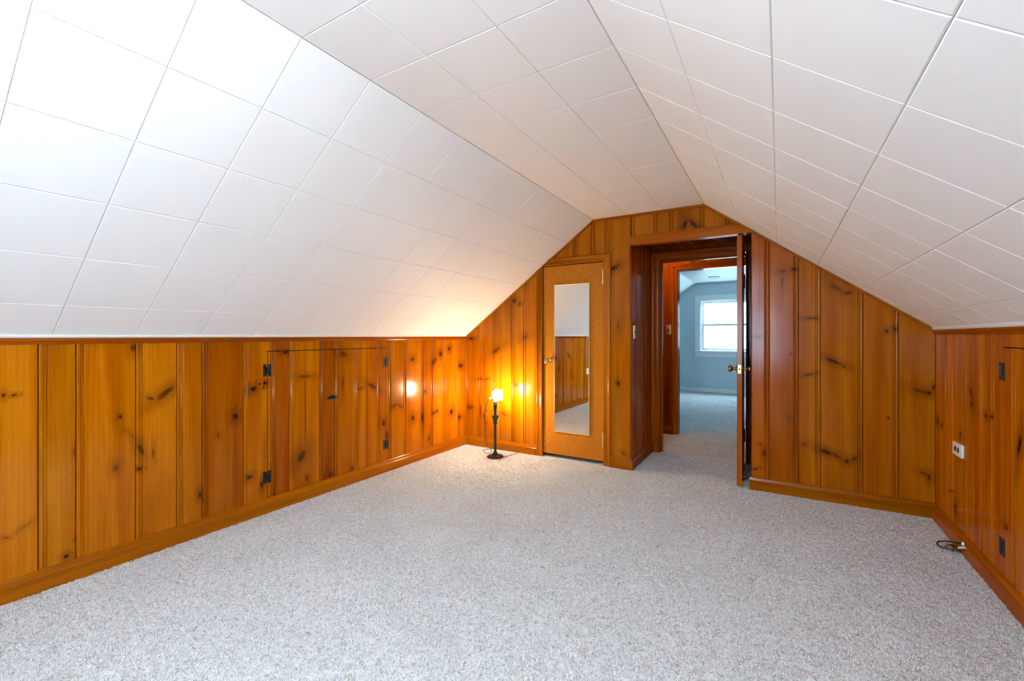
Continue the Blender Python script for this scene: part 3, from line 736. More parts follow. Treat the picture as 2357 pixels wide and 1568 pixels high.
CASE = [(0,0),(0,.0125),(.0035,.0165),(.0100,.0178),(.0150,.0150),(.0180,.0140),(.0430,.0150),(.0470,.0190),(.0540,.0215),(.0620,.0205),(.0665,.0170),(.068,.0125),(.068,0)]
def cut_by_slope(o, left=True):
    bm = bmesh.new(); bm.from_mesh(o.data)
    off = Vector(o.location)
    q = o.parent
    while q is not None: off = off + Vector(q.location); q = q.parent
    a = Vector((XL, 0, ZL-.001)) if left else Vector((XR, 0, ZR-.001)); n = -(nL if left else nR)
    bmesh.ops.bisect_plane(bm, geom=bm.verts[:]+bm.edges[:]+bm.faces[:], plane_co=a-off, plane_no=n, clear_outer=True)
    bmesh.ops.holes_fill(bm, edges=[e for e in bm.edges if e.is_boundary])
    bm.to_mesh(o.data); bm.free()
def casing(name, P, ax, x0, x1, zt, label, val=.95, red=.493, cut=None):
    root = empty(name, P((x0+x1)/2, 0, 0)); tag(root, label, kind='structure')
    L_ = MB().prism(CASE, lambda q: P(x0-q[0], q[1], -.01), lambda q: P(x0-q[0], q[1], zt+q[0])).build('casing_board', pine(ax, 'Z', (), val, red), root, 35)
    R_ = MB().prism(CASE, lambda q: P(x1+q[0], q[1], -.01), lambda q: P(x1+q[0], q[1], zt+q[0])).build('casing_board', pine(ax, 'Z', (), val*1.04, red), root, 35)
    T_ = MB().prism(CASE, lambda q: P(x0-q[0], q[1], zt+q[0]), lambda q: P(x1+q[0], q[1], zt+q[0])).build('casing_board', pine('Z', ax, (), val, red), root, 35)
    if cut: cut_by_slope(L_); cut_by_slope(T_)
    return root
casing('trim_9', PF, 'X', CX0-.003, CX1+.002, CZ+.001, 'moulded pine casing of the narrow closet door', 1.0, .497, cut=True)
casing('trim_10', PAB, 'X', -1.030, -.250, 1.925, 'moulded pine casing round the doorway in the alcove', .82, .488)

# header board over the alcove
hd = MB().prism([(-1.106,AZ),(-.160,AZ),(-.160,1.953),(-.2545,2.022),(-1.106,2.022)], lambda q: (q[0], YW-.020, q[1]), lambda q: (q[0], YW+.06, q[1])).build('trim_11', TRIM_L(('Z','X'), 1.05, .489), None)
tag(hd, 'thick pine header board across the top of the alcove', kind='structure')
MB().prism([(0,0),(.026,0),(.030,.006),(.026,.012),(0,.012)], lambda q: (-1.108, YW-q[0], 2.010+q[1]), lambda q: (-.252, YW-q[0], 2.010+q[1])).build('cap_strip', TRIM_L(('Z','X'), 1.0, .489), hd, 40)
# wooden corner bead down the alcove edge
run('trim_12', [(0,0),(.014,0),(.014,.010),(.010,.014),(0,.014)], lambda q: (XA0-.014+q[0], YW+.0135-q[1], .0), lambda q: (XA0-.014+q[0], YW+.0135-q[1], AZ), TRIM_L(('X','Z'), .95, .49), 'pine edge of the alcove corner')

# alcove back wall and door frame
m = MB()
m.box(XA0-.05, -1.031, YA, YA+.10, 0, 2.12); m.box(-.249, XA1+.05, YA, YA+.10, 0, 2.12); m.box(-1.031, -.249, YA, YA+.10, 1.926, 2.3)
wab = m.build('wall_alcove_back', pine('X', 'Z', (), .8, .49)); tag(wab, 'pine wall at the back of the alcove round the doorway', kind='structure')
fr = empty('trim_13', (-.64, YA, 0)); tag(fr, 'pine jambs and stops inside the alcove doorway', kind='structure')
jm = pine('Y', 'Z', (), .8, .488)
MB().box(-1.0305, -1.012, YA-.012, YA+.112, 0, 1.926, .0015).build('jamb', jm, fr)
MB().box(-.2565, -.2495, YA-.012, YA+.112, 0, 1.926, .0015).build('jamb', jm, fr)
MB().box(-1.012, -.268, YA-.012, YA+.112, 1.906, 1.926, .0015).build('jamb', pine('Y', 'X', (), .8, .488), fr)
MB().box(-1.012, -1.000, YA+.035, YA+.075, 0, 1.894, .0015).build('door_stop', jm, fr)
MB().box(-1.012, -.268, YA+.035, YA+.075, 1.894, 1.906, .0015).build('door_stop', jm, fr)

# ------------------------------------------------------------------ hall between the two doorways
m = MB(); m.box(-1.85, 1.0, YHALL+.0135, YHALL+.10, 1.931, 2.45); m.box(-1.85, -1.016, YHALL+.0135, YHALL+.10, 0, 1.931); m.box(-.239, 1.0, YHALL+.0135, YHALL+.10, 0, 1.931)
wh = m.build('wall_hall', M_BACKING); tag(wh, 'pine hall partition seen through the doorway', kind='structure')
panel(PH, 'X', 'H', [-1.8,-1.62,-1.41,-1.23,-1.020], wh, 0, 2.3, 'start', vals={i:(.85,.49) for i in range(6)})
panel(PH, 'X', 'H', [-1.020,-.870,-.739,-.510,-.36,-.235], wh, 1.94, 2.3, 'start')
panel(PH, 'X', 'H', [-.235,-.02,.2,.4,.62,.9], wh, 0, 2.3, 'start')
casing('trim_14', PH, 'X', -1.016, -.240, 1.931, 'moulded pine casing round the doorway to the blue room', .95, .49)
m = MB(); m.box(-1.031, -1.0155, YHALL, YHALL+.11, 0, 1.945); m.box(-.2405, -.225, YHALL, YHALL+.11, 0, 1.945); m.box(-1.031, -.225, YHALL, YHALL+.11, 1.9305, 1.945)
tag(m.build('trim_15', pine('Y','Z',(),.8,.488)), 'pine jambs of the doorway to the blue room', kind='structure')
run('baseboard_hall', BASE, lambda q: (-1.8, YHALL-q[0], q[1]), lambda q: (-1.086, YHALL-q[0], q[1]), TRIM_L(('Z','X'), .8, .49), 'short pine baseboard in the hall')
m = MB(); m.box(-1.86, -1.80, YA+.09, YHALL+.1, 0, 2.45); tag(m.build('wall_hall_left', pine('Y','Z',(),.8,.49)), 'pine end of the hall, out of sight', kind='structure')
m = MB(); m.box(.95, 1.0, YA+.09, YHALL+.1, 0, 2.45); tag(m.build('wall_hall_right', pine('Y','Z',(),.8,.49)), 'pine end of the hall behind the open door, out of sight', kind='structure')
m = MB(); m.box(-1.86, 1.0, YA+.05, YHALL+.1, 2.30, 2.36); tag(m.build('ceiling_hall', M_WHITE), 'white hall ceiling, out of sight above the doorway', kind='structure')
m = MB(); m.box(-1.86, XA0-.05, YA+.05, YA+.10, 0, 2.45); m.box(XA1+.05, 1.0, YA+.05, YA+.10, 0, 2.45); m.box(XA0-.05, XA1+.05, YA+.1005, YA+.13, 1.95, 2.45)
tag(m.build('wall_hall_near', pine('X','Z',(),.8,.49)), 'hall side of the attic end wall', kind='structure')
# closet behind the narrow door, dark
m = MB(); m.box(XL-.05, XA0-.06, YA-.02, YA+.05, 0, 2.3); m.box(XL-.05, XL+.02, YW+.07, YA, 0, 2.3); m.box(XL-.05, XA0-.05, YW+.07, YA, 2.25, 2.3)
tag(m.build('wall_closet', M_BACKING), 'inside of the closet behind the narrow door', kind='structure')

# ------------------------------------------------------------------ the blue room
bl = -1.489; br = -.46
def bz(x):
    if x < bl: return max(.9, ZBLUE+(x-bl)*.70)
    if x > br: return max(.9, ZBLUE-(x-br)*.70)
    return ZBLUE
BX0, BX1 = -2.95, .98
BY0 = YHALL+.10
m = MB()
G0 = lambda q: (q[0], BLUE_Y, q[1]); G1 = lambda q: (q[0], BLUE_Y+.12, q[1])
m.prism([(BX0,0),(GW[0],0),(GW[0],2.3),(BX0,2.3)], G0, G1); m.prism([(GW[1],0),(BX1,0),(BX1,2.3),(GW[1],2.3)], G0, G1)
m.prism([(GW[0],0),(GW[1],0),(GW[1],GW[2]),(GW[0],GW[2])], G0, G1); m.prism([(GW[0],GW[3]),(GW[1],GW[3]),(GW[1],2.3),(GW[0],2.3)], G0, G1)
tag(m.build('wall_blue_far', M_BLUE), 'light blue painted wall round the bright window', kind='structure')
m = MB(); m.box(BX0-.06, BX0, BY0, BLUE_Y+.1, 0, 1.4); m.box(BX1, BX1+.06, BY0, BLUE_Y+.1, 0, 1.4)
tag(m.build('wall_blue_sides', M_BLUE), 'low blue side walls of the far room', kind='structure')
m = MB(); m.box(BX0, -1.031, BY0, BY0+.012, 0, 2.4); m.box(-.225, BX1, BY0, BY0+.012, 0, 2.4); m.box(-1.031, -.225, BY0, BY0+.012, 1.945, 2.4)
tag(m.build('wall_blue_near', M_BLUE), 'blue room side of the hall partition', kind='structure')
def slab(xa, xb):
    za, zb = bz(xa), bz(xb)
    return MB().prism([(xa,za),(xb,zb),(xb,zb+.08),(xa,za+.08)], lambda q: (q[0], BY0, q[1]), lambda q: (q[0], BLUE_Y+.05, q[1]))
tag(slab(bl, br).build('ceiling_blue', M_WHITE), 'flat white ceiling of the blue room', kind='structure')
tag(slab(BX0-.06, bl).build('ceiling_blue', M_WHITE), 'white sloping ceiling left in the blue room', kind='structure')
tag(slab(br, BX1+.06).build('ceiling_blue', M_WHITE), 'white sloping ceiling right in the blue room, behind the door', kind='structure')
run('baseboard_blue', [(0,0),(.016,0),(.016,.065),(.009,.082),(0,.085)], lambda q: (BX0, BLUE_Y-q[0], q[1]), lambda q: (BX1, BLUE_Y-q[0], q[1]), M_WHITE, 'white baseboard under the blue wall')

def window(name, op, yf, sgn, cols, label):
    """double-hung window in a wall whose room face is y = yf; sgn = +1 when outside lies towards +y"""
    x0, x1, z0, z1 = op; cx = (x0+x1)/2
    root = empty(name, (cx, yf, z0)); tag(root, label, kind='structure')
    Y = lambda d: yf+sgn*d
    def bx(n, a, b, d0, d1, za, zb, bv=.002, par=root, mat=M_WHITE):
        ya, yb = sorted((Y(d0), Y(d1)))
        return MB().box(a, b, ya, yb, za, zb, bv).build(n, mat, par)
    cw = .098
    bx('casing_board', x0-cw, x0+.004, -.020, 0, z0-.002, z1+cw); bx('casing_board', x1-.004, x1+cw, -.020, 0, z0-.002, z1+cw); bx('casing_board', x0+.004, x1-.004, -.020, 0, z1-.004, z1+cw)
    bx('sill', x0-cw-.02, x1+cw+.02, -.055, .03, z0-.03, z0, .004)
    bx('apron', x0-cw, x1+cw, -.018, 0, z0-.13, z0-.03)
    bx('frame_board', x0, x0+.022, 0, .12, z0, z1); bx('frame_board', x1-.022, x1, 0, .12, z0, z1); bx('frame_board', x0+.022, x1-.022, 0, .12, z1-.022, z1)
    zm = (z0+z1)/2+.01
    for nm, za, zb, d in (('lower_sash', z0+.004, zm+.014, .030), ('upper_sash', zm-.014, z1-.022, .062)):
        a, b = x0+.024, x1-.024; st = .046
        ya, yb = sorted((Y(d), Y(d+.028)))
        M = MB(); M.box(a, a+st, ya, yb, za, zb); M.box(b-st, b, ya, yb, za, zb); M.box(a+st, b-st, ya, yb, za, za+(.05 if nm[0]=='l' else .036)); M.box(a+st, b-st, ya, yb, zb-(.036 if nm[0]=='l' else .046), zb)
        sash = M.build(nm, M_WHITE, root)
        ga, gb = a+st, b-st; gz0 = za+(.05 if nm[0]=='l' else .036); gz1 = zb-(.036 if nm[0]=='l' else .046)
        for i in range(1, cols):
            x = ga+(gb-ga)*i/cols
            MB().box(x-.006, x+.006, ya+.006, yb-.006, gz0, gz1).build('muntin', M_WHITE, sash, origin=None)
        zc_ = (gz0+gz1)/2
        MB().box(ga, gb, ya+.0085, yb-.0065, zc_-.006, zc_+.006).build('muntin', M_WHITE, sash)
        for i in range(cols):
            for k in range(2):
                MB().box(ga+(gb-ga)*i/cols, ga+(gb-ga)*(i+1)/cols, (ya+yb)/2-.0015, (ya+yb)/2+.0015, gz0 if k == 0 else zc_, zc_ if k == 0 else gz1).build('pane', M_GLASS, sash)
    return root
window('window_1', GW, BLUE_Y, 1, 4, 'white double-hung window glowing in the blue wall')

# ------------------------------------------------------------------ attic end behind the camera, with its window, and an added shell that blocks stray sky light
m = MB()
B0 = lambda q: (q[0], BACK_Y, q[1]); B1 = lambda q: (q[0], BACK_Y-.12, q[1])
m.prism([(XL-.1,0),(BW[0],0),(BW[0],2.4),(XL-.1,2.4)], B0, B1); m.prism([(BW[1],0),(XR+.1,0),(XR+.1,2.4),(BW[1],2.4)], B0, B1)
m.prism([(BW[0],0),(BW[1],0),(BW[1],BW[2]),(BW[0],BW[2])], B0, B1); m.prism([(BW[0],BW[3]),(BW[1],BW[3]),(BW[1],2.4),(BW[0],2.4)], B0, B1)
tag(m.build('wall_back', pine('X','Z',(),.95,.497)), 'pine gable wall with the window behind the photographer', kind='structure')
window('window_2', BW, BACK_Y, -1, 4, 'white double-hung window behind the photographer, out of sight')
m = MB()
m.box(-3.3,-3.2,-1.72,9.99,-.1,2.7); m.box(1.3,1.4,-1.72,9.99,-.1,2.7); m.box(-3.3,1.4,-1.72,9.99,2.6,2.7)
m.box(-3.3,XL-.1,-1.72,-1.6,0,2.65); m.box(XR+.1,1.4,-1.72,-1.6,0,2.65); m.box(-3.3,1.4,-1.72,-1.6,2.4,2.65)
m.box(-3.3,BX0,9.87,9.99,0,2.65); m.box(BX1,1.4,9.87,9.99,0,2.65); m.box(-3.3,1.4,9.87,9.99,2.3,2.65)
tag(m.build('light_leak_shell', M_BACKING), 'added shell round the rooms that keeps stray sky light out, out of sight', kind='structure')

tag(MB().box(-40, 40, -40, 50, -3.2, -3.0).build('ground', M_EXT), 'ground outside the house, hidden by the glare of the windows', kind='structure')

# ------------------------------------------------------------------ closet door
cd = MB().box(CX0-.0005, CX1-.0015, YW+.004, YW+.038, .036, CZ-.003, .002).build('door_1', M_PLY, origin=(CX0, YW+.02, .036))
tag(cd, 'narrow plain plywood closet door carrying the tall mirror', kind='structure')
KP = [(.0245,0),(.0255,.003),(.020,.007),(.0115,.010),(.0100,.014),(.0095,.024),(.0105,.030),(.0165,.034),(.0235,.040),(.0262,.047),(.0255,.054),(.0215,.060),(.0130,.064),(.0050,.0655)]
def knob(parent, c, axis, mat, name='door_knob', rose=.028):
    p = [(rose, 0), (rose, .003), (rose*.86, .006), (rose*.5, .0075)] + KP[2:]
    return MB().lathe(p, c, axis, 28).build(name, mat, parent, 50)
knob(cd, (-1.893, YW+.004, .922), '-y', M_BRASS)
def pin_hinge(parent, x, y, z0, z1, mat, wings=None, name='hinge'):
    m = MB(); n = 3; h = (z1-z0)
    m.lathe([(.0035,0),(.0056,.004),(.0050,.009),(.0030,.011)], (x, y, z1), 'z', 10)
    m.lathe([(.0030,-.009),(.0050,-.007),(.0056,-.003),(.0040,0)], (x, y, z0), 'z', 10)
    for k in range(n):
        m.lathe([(.0062,0),(.0066,.001),(.0066,h/n-.0015),(.0062,h/n-.0006)], (x, y, z0+k*h/n), 'z', 12)
    if wings:
        m.box(*wings, z0, z1)
    return m.build(name, mat, parent, 40)
for za, zb in ((1.630, 1.752), (.160, .282)):
    pin_hinge(cd, CX1-.004, YW-.006, za, zb, M_GOLD)

# tall mirror hung on the closet door
mr = empty('mirror', (-1.653, YW+.004, .248)); tag(mr, 'tall narrow mirror in a thin brass frame on the closet door', 'mirror')
m_, nt, N, L, p = new_mat('mirror_glass'); setp(p, color=(.86, .87, .87), rough=.012, metal=1.0)
X0, X1, Z0, Z1 = -1.833, -1.474, .250, 1.648
MB().box(X0+.006, X1-.006, YW-.0045, YW+.0035, Z0+.006, Z1-.006).build('mirror_glass', m_, mr)
fp = [(0,0),(0,.009),(.003,.0115),(.007,.0115),(.009,.009),(.009,.006),(.009,0)]
for f0, f1 in ((lambda q: (X0+q[0], YW+.0035-q[1], Z0+q[0]), lambda q: (X0+q[0], YW+.0035-q[1], Z1-q[0])),
               (lambda q: (X1-q[0], YW+.0035-q[1], Z0+q[0]), lambda q: (X1-q[0], YW+.0035-q[1], Z1-q[0])),
               (lambda q: (X0+q[0], YW+.0035-q[1], Z0+q[0]), lambda q: (X1-q[0], YW+.0035-q[1], Z0+q[0])),
               (lambda q: (X0+q[0], YW+.0035-q[1], Z1-q[0]), lambda q: (X1-q[0], YW+.0035-q[1], Z1-q[0]))):
    MB().prism(fp, f0, f1).build('frame_strip', M_GOLD, mr)
for x, z in ((X0-.008, 1.385), (X1+.008, 1.385), (X0-.008, .56), (X1+.008, .53)):
    MB().lathe([(.004,0),(.0065,.002),(.0065,.005),(.003,.008)], (x, YW+.0035, z), '-y', 12).build('clip', M_BRASSDARK, mr, 40)

# ------------------------------------------------------------------ open hall door, standing in the alcove
dr = empty('door_2', (-.2565, 3.765, .02)); tag(dr, 'open varnished slab door seen edge-on in the alcove', kind='structure')
ang = math.atan2(.030, .745)
c_, s_ = math.cos(ang), math.sin(ang)
def D(u, t, z):     # u along the door from its latch edge, t across its thickness
    return (-.2565 - s_*u + c_*t, 3.765 + c_*u + s_*t, z)
def dbox(u0, u1, t0, t1, z0, z1, b=0):
    M = MB().box(u0, u1, t0, t1, z0, z1, b); M.v = [D(*v) for v in M.v]; return M
M_DOOR = pine('X', 'Z', (), 1.1, .49, name='varnished_door_edge')
dbox(0, .745, -.0175, .0175, .022, 1.928, .0015).build('slab', M_DOOR, dr)
pl = dbox(-.0012, .003, -.0115, .0115, .876, .942, .0008).build('latch_plate', M_GOLD, dr)
MB().lathe([(.0090,-.0005),(.0090,.001),(.0070,.001),(.0070,.0104),(.003,.0115)], D(-.0005, 0, .911), '-y', 14).build('latch_bolt', M_BRASSDARK, pl, 40)
for z in (.885, .934): MB().lathe([(.0026,0),(.0026,.0008),(.001,.0012)], D(-.0011, 0, z), '-y', 10).build('screw', M_BRASSDARK, pl)
for sg in (-1, 1):
    base = D(.062, sg*.0172, .908)
    M = MB().lathe([(.030, 0), (.030, .003), (.026, .006), (.014, .0075)] + KP[2:], (0,0,0), 'x' if sg > 0 else '-x', 28)
    M.v = [(base[0]+v[0]*c_-v[1]*s_, base[1]+v[0]*s_+v[1]*c_, base[2]+v[2]) for v in M.v]
    M.build('door_knob', M_BRASSDARK, dr, 50)
for za, zb in ((1.60, 1.71), (.21, .32)):
    q = D(.752, .0205, 0)
    pin_hinge(dr, q[0], q[1], za, zb, M_BRASSDARK)

# ------------------------------------------------------------------ black hinges and latch of the hatches
def h_hinge(parent, P, sc_, zc, left_w=.022, right_w=.020, h=.080):
    m = MB()
    def b(s0, s1, d0, d1, z0, z1, bv=.0008):
        q = MB().box(s0, s1, d0, d1, z0, z1, bv); n = len(m.v)
        m.v += [P(*v) for v in q.v]; m.f += [tuple(n+i for i in f) for f in q.f]
    z0, z1 = zc-h/2, zc+h/2
    b(sc_-.0055-left_w, sc_-.0055, 0, .0022, z0, z1); b(sc_+.0055, sc_+.0055+right_w, 0, .0022, z0, z1)
    b(sc_-.0065, sc_+.0065, 0, .0020, zc-.024, zc+.024)
    for k in range(3):
        q = MB().lathe([(.0035,0),(.0042,.0006),(.0042,.0150),(.0035,.0156)], (sc_, .0035, zc-.024+.016*k), 'z', 10); n = len(m.v)
        m.v += [P(*v) for v in q.v]; m.f += [tuple(n+i for i in f) for f in q.f]
    for s in (sc_-.0055-left_w/2, sc_+.0055+right_w/2):
        for z in (z0+.008, z1-.008, zc):
            q = MB().lathe([(.0034,.0018),(.0030,.0034),(.0012,.0042)], (s, 0, z), 'y', 8); n = len(m.v)
            m.v += [P(*v) for v in q.v]; m.f += [tuple(n+i for i in f) for f in q.f]
    return m.build('hinge', M_IRON, parent)
for z in (.936, .233): h_hinge(d3, PL, 1.654, z); h_hinge(d4, PL, 2.679, z)
for z in (1.003, .221): h_hinge(d5, PR, 2.822, z); h_hinge(d6, PR, 1.803, z)
# arrow-head latch
lp = [(2.106,.694),(2.116,.703),(2.134,.711),(2.150,.718),(2.166,.720),(2.172,.711),(2.176,.702),(2.190,.688),(2.178,.684),(2.166,.680),(2.150,.681),(2.130,.686),(2.114,.690)]
lt = MB().prism(lp, lambda q: PL(q[0], .001, q[1]), lambda q: PL(q[0], .0042, q[1])).build('latch', M_IRON, d3)
MB().lathe([(.0075,0),(.0085,.003),(.0070,.009),(.010,.014),(.0105,.019),(.006,.023)], PL(2.156, .0042, .700), 'x', 14).build('latch_knob', M_IRON, lt, 40)
for q in ((2.122,.6965),(2.160,.7145),(2.160,.6865)):
    MB().lathe([(.0030,0),(.0026,.0014),(.001,.002)], PL(q[0], .0042, q[1]), 'x', 8).build('rivet', M_IRON, lt)
MB().box(XL-.002, XL+.004, 1.660, 1.672, .338, .348, .001).build('catch', M_GALV, d3)

# ------------------------------------------------------------------ lamp
LX, LY = -2.325, 3.535
lamp = empty('table_lamp', (LX, LY, 0)); tag(lamp, 'slim dark candlestick lamp with a bare lit bulb standing on the carpet', 'lamp')
def at(prof, name, mat, seg=28, par=lamp, sm=50):
    return MB().lathe(prof, (LX, LY, 0), 'z', seg).build(name, mat, par, sm)
at([(.076,.002),(.080,.006),(.079,.011),(.070,.017),(.050,.024),(.034,.030),(.024,.037),(.0185,.046),(.0150,.056)], 'base', M_LAMP, 36)
at([(.0140,.054),(.0128,.062),(.0126,.20),(.0128,.318),(.0135,.324)], 'post', M_LAMP)
at([(.0140,.322),(.0255,.328),(.0262,.333),(.0180,.338),(.0160,.345)], 'collar', M_LAMP)
at([(.0160,.343),(.0195,.352),(.0265,.372),(.0330,.388),(.0400,.397),(.0415,.401),(.0400,.404),(.0300,.404),(.0250,.398),(.0140,.396)], 'cup', M_LAMP, 36)
at([(.0125,.395),(.0125,.452),(.0095,.456)], 'stem', M_LAMP)
sk = at([(.0105,.453),(.0150,.462),(.0168,.468),(.0168,.500),(.0176,.501),(.0176,.504),(.0168,.506),(.0168,.530),(.0150,.533)], 'socket', M_SOCKET)
MB().lathe([(.0028,0),(.0028,.012),(.0050,.014),(.0050,.020),(.003,.022)], (LX+.012*math.cos(.54), LY+.012*math.sin(.54), .488), 'x', 10).build('switch_knob', M_BRASSDARK, sk, 40)
bulb_mat = emitter('lit_bulb_glass', (1.0, .79, .50), LAMP_GLOW)
bulb = at([(.0125,.528),(.0130,.545),(.0150,.556),(.0215,.572),(.0280,.590),(.0300,.604),(.0285,.618),(.0220,.631),(.0120,.638),(.004,.640)], 'bulb', bulb_mat, 20)
MB().box(LX-.0172, LX-.0165, LY-.012, LY+.004, .462, .498).build('paper_sticker', M_IVORY, sk)

# its cord: base - carpet - loop - up to the wall plate
CZ0 = .0045
path = [(LX+.070, LY-.020, .009), (-2.235, 3.62, CZ0), (-2.213, 3.765, CZ0), (-2.25, 3.783, .006), (-2.30, 3.775, .010), (-2.38, 3.775, .007), (-2.47, 3.755, .012), (-2.52, 3.745, .010), (-2.565, 3.69, CZ0), (-2.545, 3.655, CZ0), (-2.475, 3.595, CZ0), (-2.445, 3.610, CZ0), (-2.462, 3.680, CZ0), (-2.52, 3.742, .018), (-2.580, 3.772, .040), (-2.605, 3.783, .11), (-2.610, 3.786, .20), (-2.612, 3.788, .29), (-2.605, 3.788, .40), (-2.590, 3.787, .47), (-2.566, 3.783, .508), (-2.552, 3.779, .515)]
MB().tube(smooth_path(path, 7), .0028, 8).build('cord', M_CORD, lamp, 60)
MB().tube(smooth_path([(-2.6125,3.786,.275),(-2.611,3.7865,.32),(-2.607,3.787,.365)], 4), .0042, 8).build('cord_tag', M_GALV, lamp, 60)
MB().tube([(-2.560,3.781,.511),(-2.535,3.781,.526),(-2.515,3.788,.535)], [.008,.0105,.011], 10).build('plug', M_IVORY, lamp, 40)

# ------------------------------------------------------------------ wall plates
def plate_far(name, x0, x1, z0, z1, label):
    r = empty(name, ((x0+x1)/2, YW, z0)); tag(r, label, 'outlet')
    MB().box(x0, x1, YW-.006, YW+.002, z0, z1, .0025).build('cover_plate', M_PLATE, r, 40)
    return r
o1 = plate_far('wall_outlet', -2.505, -2.410, .500, .615, 'white wall outlet plate right behind the lit bulb')
for x in (-2.4575,):
    for z in (.537, .578):
        MB().lathe([(.0155,0),(.0155,.0012),(.014,.002)], (x, YW-.0055, z), '-y', 16).build('socket_face', M_PLATE, o1, 40)
# horizontal duplex outlet on the right wall
o2 = empty('wall_outlet', (XR, 3.369, .499)); tag(o2, 'white wall outlet set sideways with two black sockets', 'outlet')
MB().box(XR-.0115, XR+.002, 3.299, 3.440, .499, .569, .003).build('cover_plate', M_PLATE, o2, 40)
for y in (3.346, 3.391):
    q = MB().lathe([(.0172,0),(.0172,.0008),(.0160,.0016)], (0,0,0), '-x', 20); q.v = [(XR-.0112+v[0], y+v[1]*.86, .534+v[2]*.98) for v in q.v]
    f = q.build('socket_face', M_BLACK, o2, 40)
MB().lathe([(.003,0),(.003,.0008),(.001,.0014)], (XR-.0114, 3.3685, .534), '-x', 8).build('screw', M_GALV, o2)
# white three gang plate low on the left wall, met in the mirror, with its cable up the wall
o3 = empty('wall_outlet', (XL, .25, .50)); tag(o3, 'white wide wall plate visible only in the mirror', 'outlet')
MB().box(XL-.002, XL+.012, .165, .335, .490, .590, .003).build('cover_plate', M_PLATE, o3, 40)
for y in (.20, .25, .30): MB().box(XL+.011, XL+.0135, y-.017, y+.017, .508, .572, .001).build('socket_face', M_IVORY, o3)
MB().tube([(XL+.006,.325,.585),(XL+.006,.328,.9),(XL+.008,.33,ZL-.035),(XL+.026,.33,ZL-.02),(XL+.060,.33,ZL+.052)], .004, 8).build('cable', M_PLATE, o3, 60)

def switch(name, P, s, z, label, w=.070, h=.116, off=0):
    r = empty(name, P(s, 0, z-h/2)); tag(r, label, 'switch')
    def pb(n, a, b, d0, d1, za, zb, mat, bv=.001):
        q = MB().box(a, b, d0, d1, za, zb, bv); q.v = [P(*v) for v in q.v]; return q.build(n, mat, r, 40)
    pb('cover_plate', s-w/2, s+w/2, -.003, .005, z-h/2, z+h/2, M_GOLD, .002)
    pb('toggle_slot', s-.005, s+.005, .004, .0058, z-.0125, z+.0125, M_BLACK, .0004)
    q = MB().tube([(s, .005, z-.002), (s, .020, z+.010+off)], [.0040, .0048], 8); q.v = [P(*v) for v in q.v]; q.build('toggle', M_BLACK, r, 40)
    for zz in (z-.030, z+.030):
        q = MB().lathe([(.0028,.0045),(.0024,.0062),(.001,.0066)], (s, 0, zz), 'y', 8); q.v = [P(*v) for v in q.v]; q.build('screw', M_BRASSDARK, r)
    return r
switch('light_switch', PAL, 3.925, 1.195, 'brass light switch on the side wall of the alcove')
switch('light_switch', PH, -1.122, 1.235, 'small brass light switch beside the far casing in the hall', w=.060)

# ------------------------------------------------------------------ cable splitter on the carpet by the right wall
cs = empty('cable_splitter', (.815, 3.27, 0)); tag(cs, 'metal cable splitter with black coaxial lead lying by the right baseboard', 'splitter')
def rot(M, c, a):
    ca, sa = math.cos(a), math.sin(a)
    M.v = [(c[0]+v[0]*ca-v[1]*sa, c[1]+v[0]*sa+v[1]*ca, c[2]+v[2]) for v in M.v]; return M
sc0 = (.803, 3.272, .010); sa = .35
body = rot(MB().box(-.017,.017,-.020,.020,0,.020,.002), sc0, sa).build('body', M_GALV, cs, 40)
rot(MB().box(-.0115,.0115,-.0145,.0145,.0198,.0208), sc0, sa).build('label_panel', M_BLACK, body)
for (x, y, ax) in ((-.017,.004,'-x'),(.017,-.011,'x'),(.017,.010,'x')):
    rot(MB().lathe([(.0058,0),(.0058,.003),(.0046,.004),(.0046,.012),(.0052,.0125),(.0052,.015),(.0030,.016)], (x, y, .011), ax, 12), sc0, sa).build('connector', M_GALV, body, 40)
rot(MB().box(-.026,-.019,.012,.020,0,.003), sc0, sa).build('mounting_ear', M_GALV, body); rot(MB().box(.008,.018,.022,.030,0,.003), sc0, sa).build('mounting_ear', M_GALV, body)
pc = rot(MB().box(0,0,0,0,0,0), (0,0,0), 0)
a0 = (sc0[0]-.034*math.cos(sa), sc0[1]-.034*math.sin(sa)+.004, .014)
MB().tube(smooth_path([a0, (.760,3.268,.012), (.748,3.300,.011), (.762,3.345,.012), (.792,3.352,.020), (.818,3.300,.040), (.836,3.222,.071)], 7), .0036, 8).build('lead', M_BLACK, cs, 60)
MB().tube([(a0[0]+.016,a0[1]+.004,.0145),(a0[0]-.012,a0[1]-.003,.0135)], .0050, 10).build('ferrule', M_GALV, cs, 40)
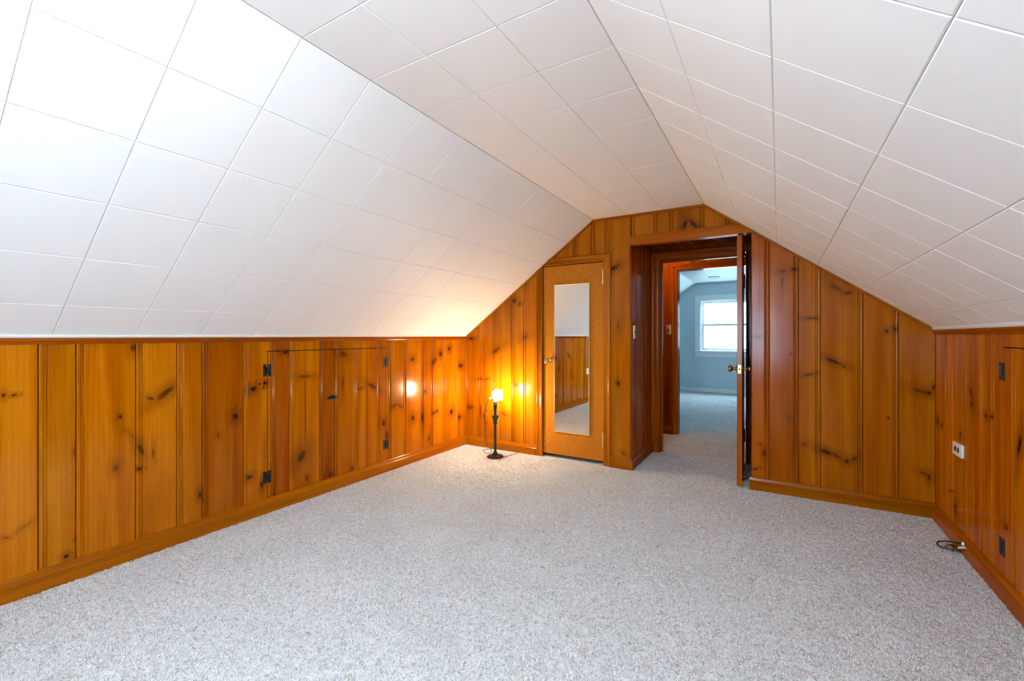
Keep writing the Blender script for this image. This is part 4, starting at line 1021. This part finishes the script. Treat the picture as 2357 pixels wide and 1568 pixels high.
MB().lathe([(.0105,0),(.0115,.002),(.0100,.005),(.0060,.009)], (XR-.0215, 3.216, .0735-.006), '-x', 16).build('wall_grommet', M_PLATE, cs, 40)
MB().tube([(.833,3.187,.060),(.822,3.205,.052),(.815,3.225,.040)], [.0045,.0058,.0058], 10).build('loose_connector', M_GREY, cs, 40)

# ------------------------------------------------------------------ ceiling fixture of the blue room
cf = empty('ceiling_fixture', (-1.03, 8.95, ZBLUE)); tag(cf, 'round grey flush fixture on the ceiling of the blue room', 'ceiling light')
MB().lathe([(.105,0),(.105,-.004),(.098,-.012),(.080,-.014),(.078,-.006)], (-1.03, 8.95, ZBLUE), 'z', 32).build('ring', M_GREY, cf, 40)
MB().lathe([(.078,-.003),(.074,-.008),(.050,-.011),(.010,-.012)], (-1.03, 8.95, ZBLUE), 'z', 32).build('lens', M_PLATE, cf, 40)

# ------------------------------------------------------------------ globe lights: one added behind the camera in place of bounced flash, one in the hall
def globe(loc, r, color, strength, label, drop=0.0):
    g = empty('unseen_ceiling_light', loc); tag(g, label, kind='structure')
    x, y, z = loc
    MB().lathe([(r*.75,0),(r*.75,-.010),(r*.62,-.022),(r*.30,-.030)], loc, 'z', 24).build('canopy', M_PLATE, g, 40)
    if drop > 0:
        MB().lathe([(.006,-.028),(.006,-.030-drop)], loc, 'z', 10).build('rod', M_PLATE, g, 40)
        MB().lathe([(r*.2,-.020-drop),(r*.55,-.026-drop),(r*.55,-.034-drop)], loc, 'z', 20).build('globe_cap', M_PLATE, g, 40)
    pr = [(r*.50, -.030-drop)] + [(r*math.sin(a), -.030-drop-r*.86+r*math.cos(a)) for a in [PI*(.17+.80*i/11) for i in range(12)]]
    MB().lathe(pr, loc, 'z', 20).build('globe', emitter('glowing_opal_globe', color, strength), g, 60)
globe((-.60, -.22, ZC), .085, (.75, .89, 1.0), ROOM_GLOW, 'added opal pendant globe that fills the attic like bounced flash, out of sight', .22)
globe((-1.42, 5.0, 2.30), .07, (1.0, .62, .26), HALL_GLOW, 'small opal globe on the hall ceiling, out of sight')
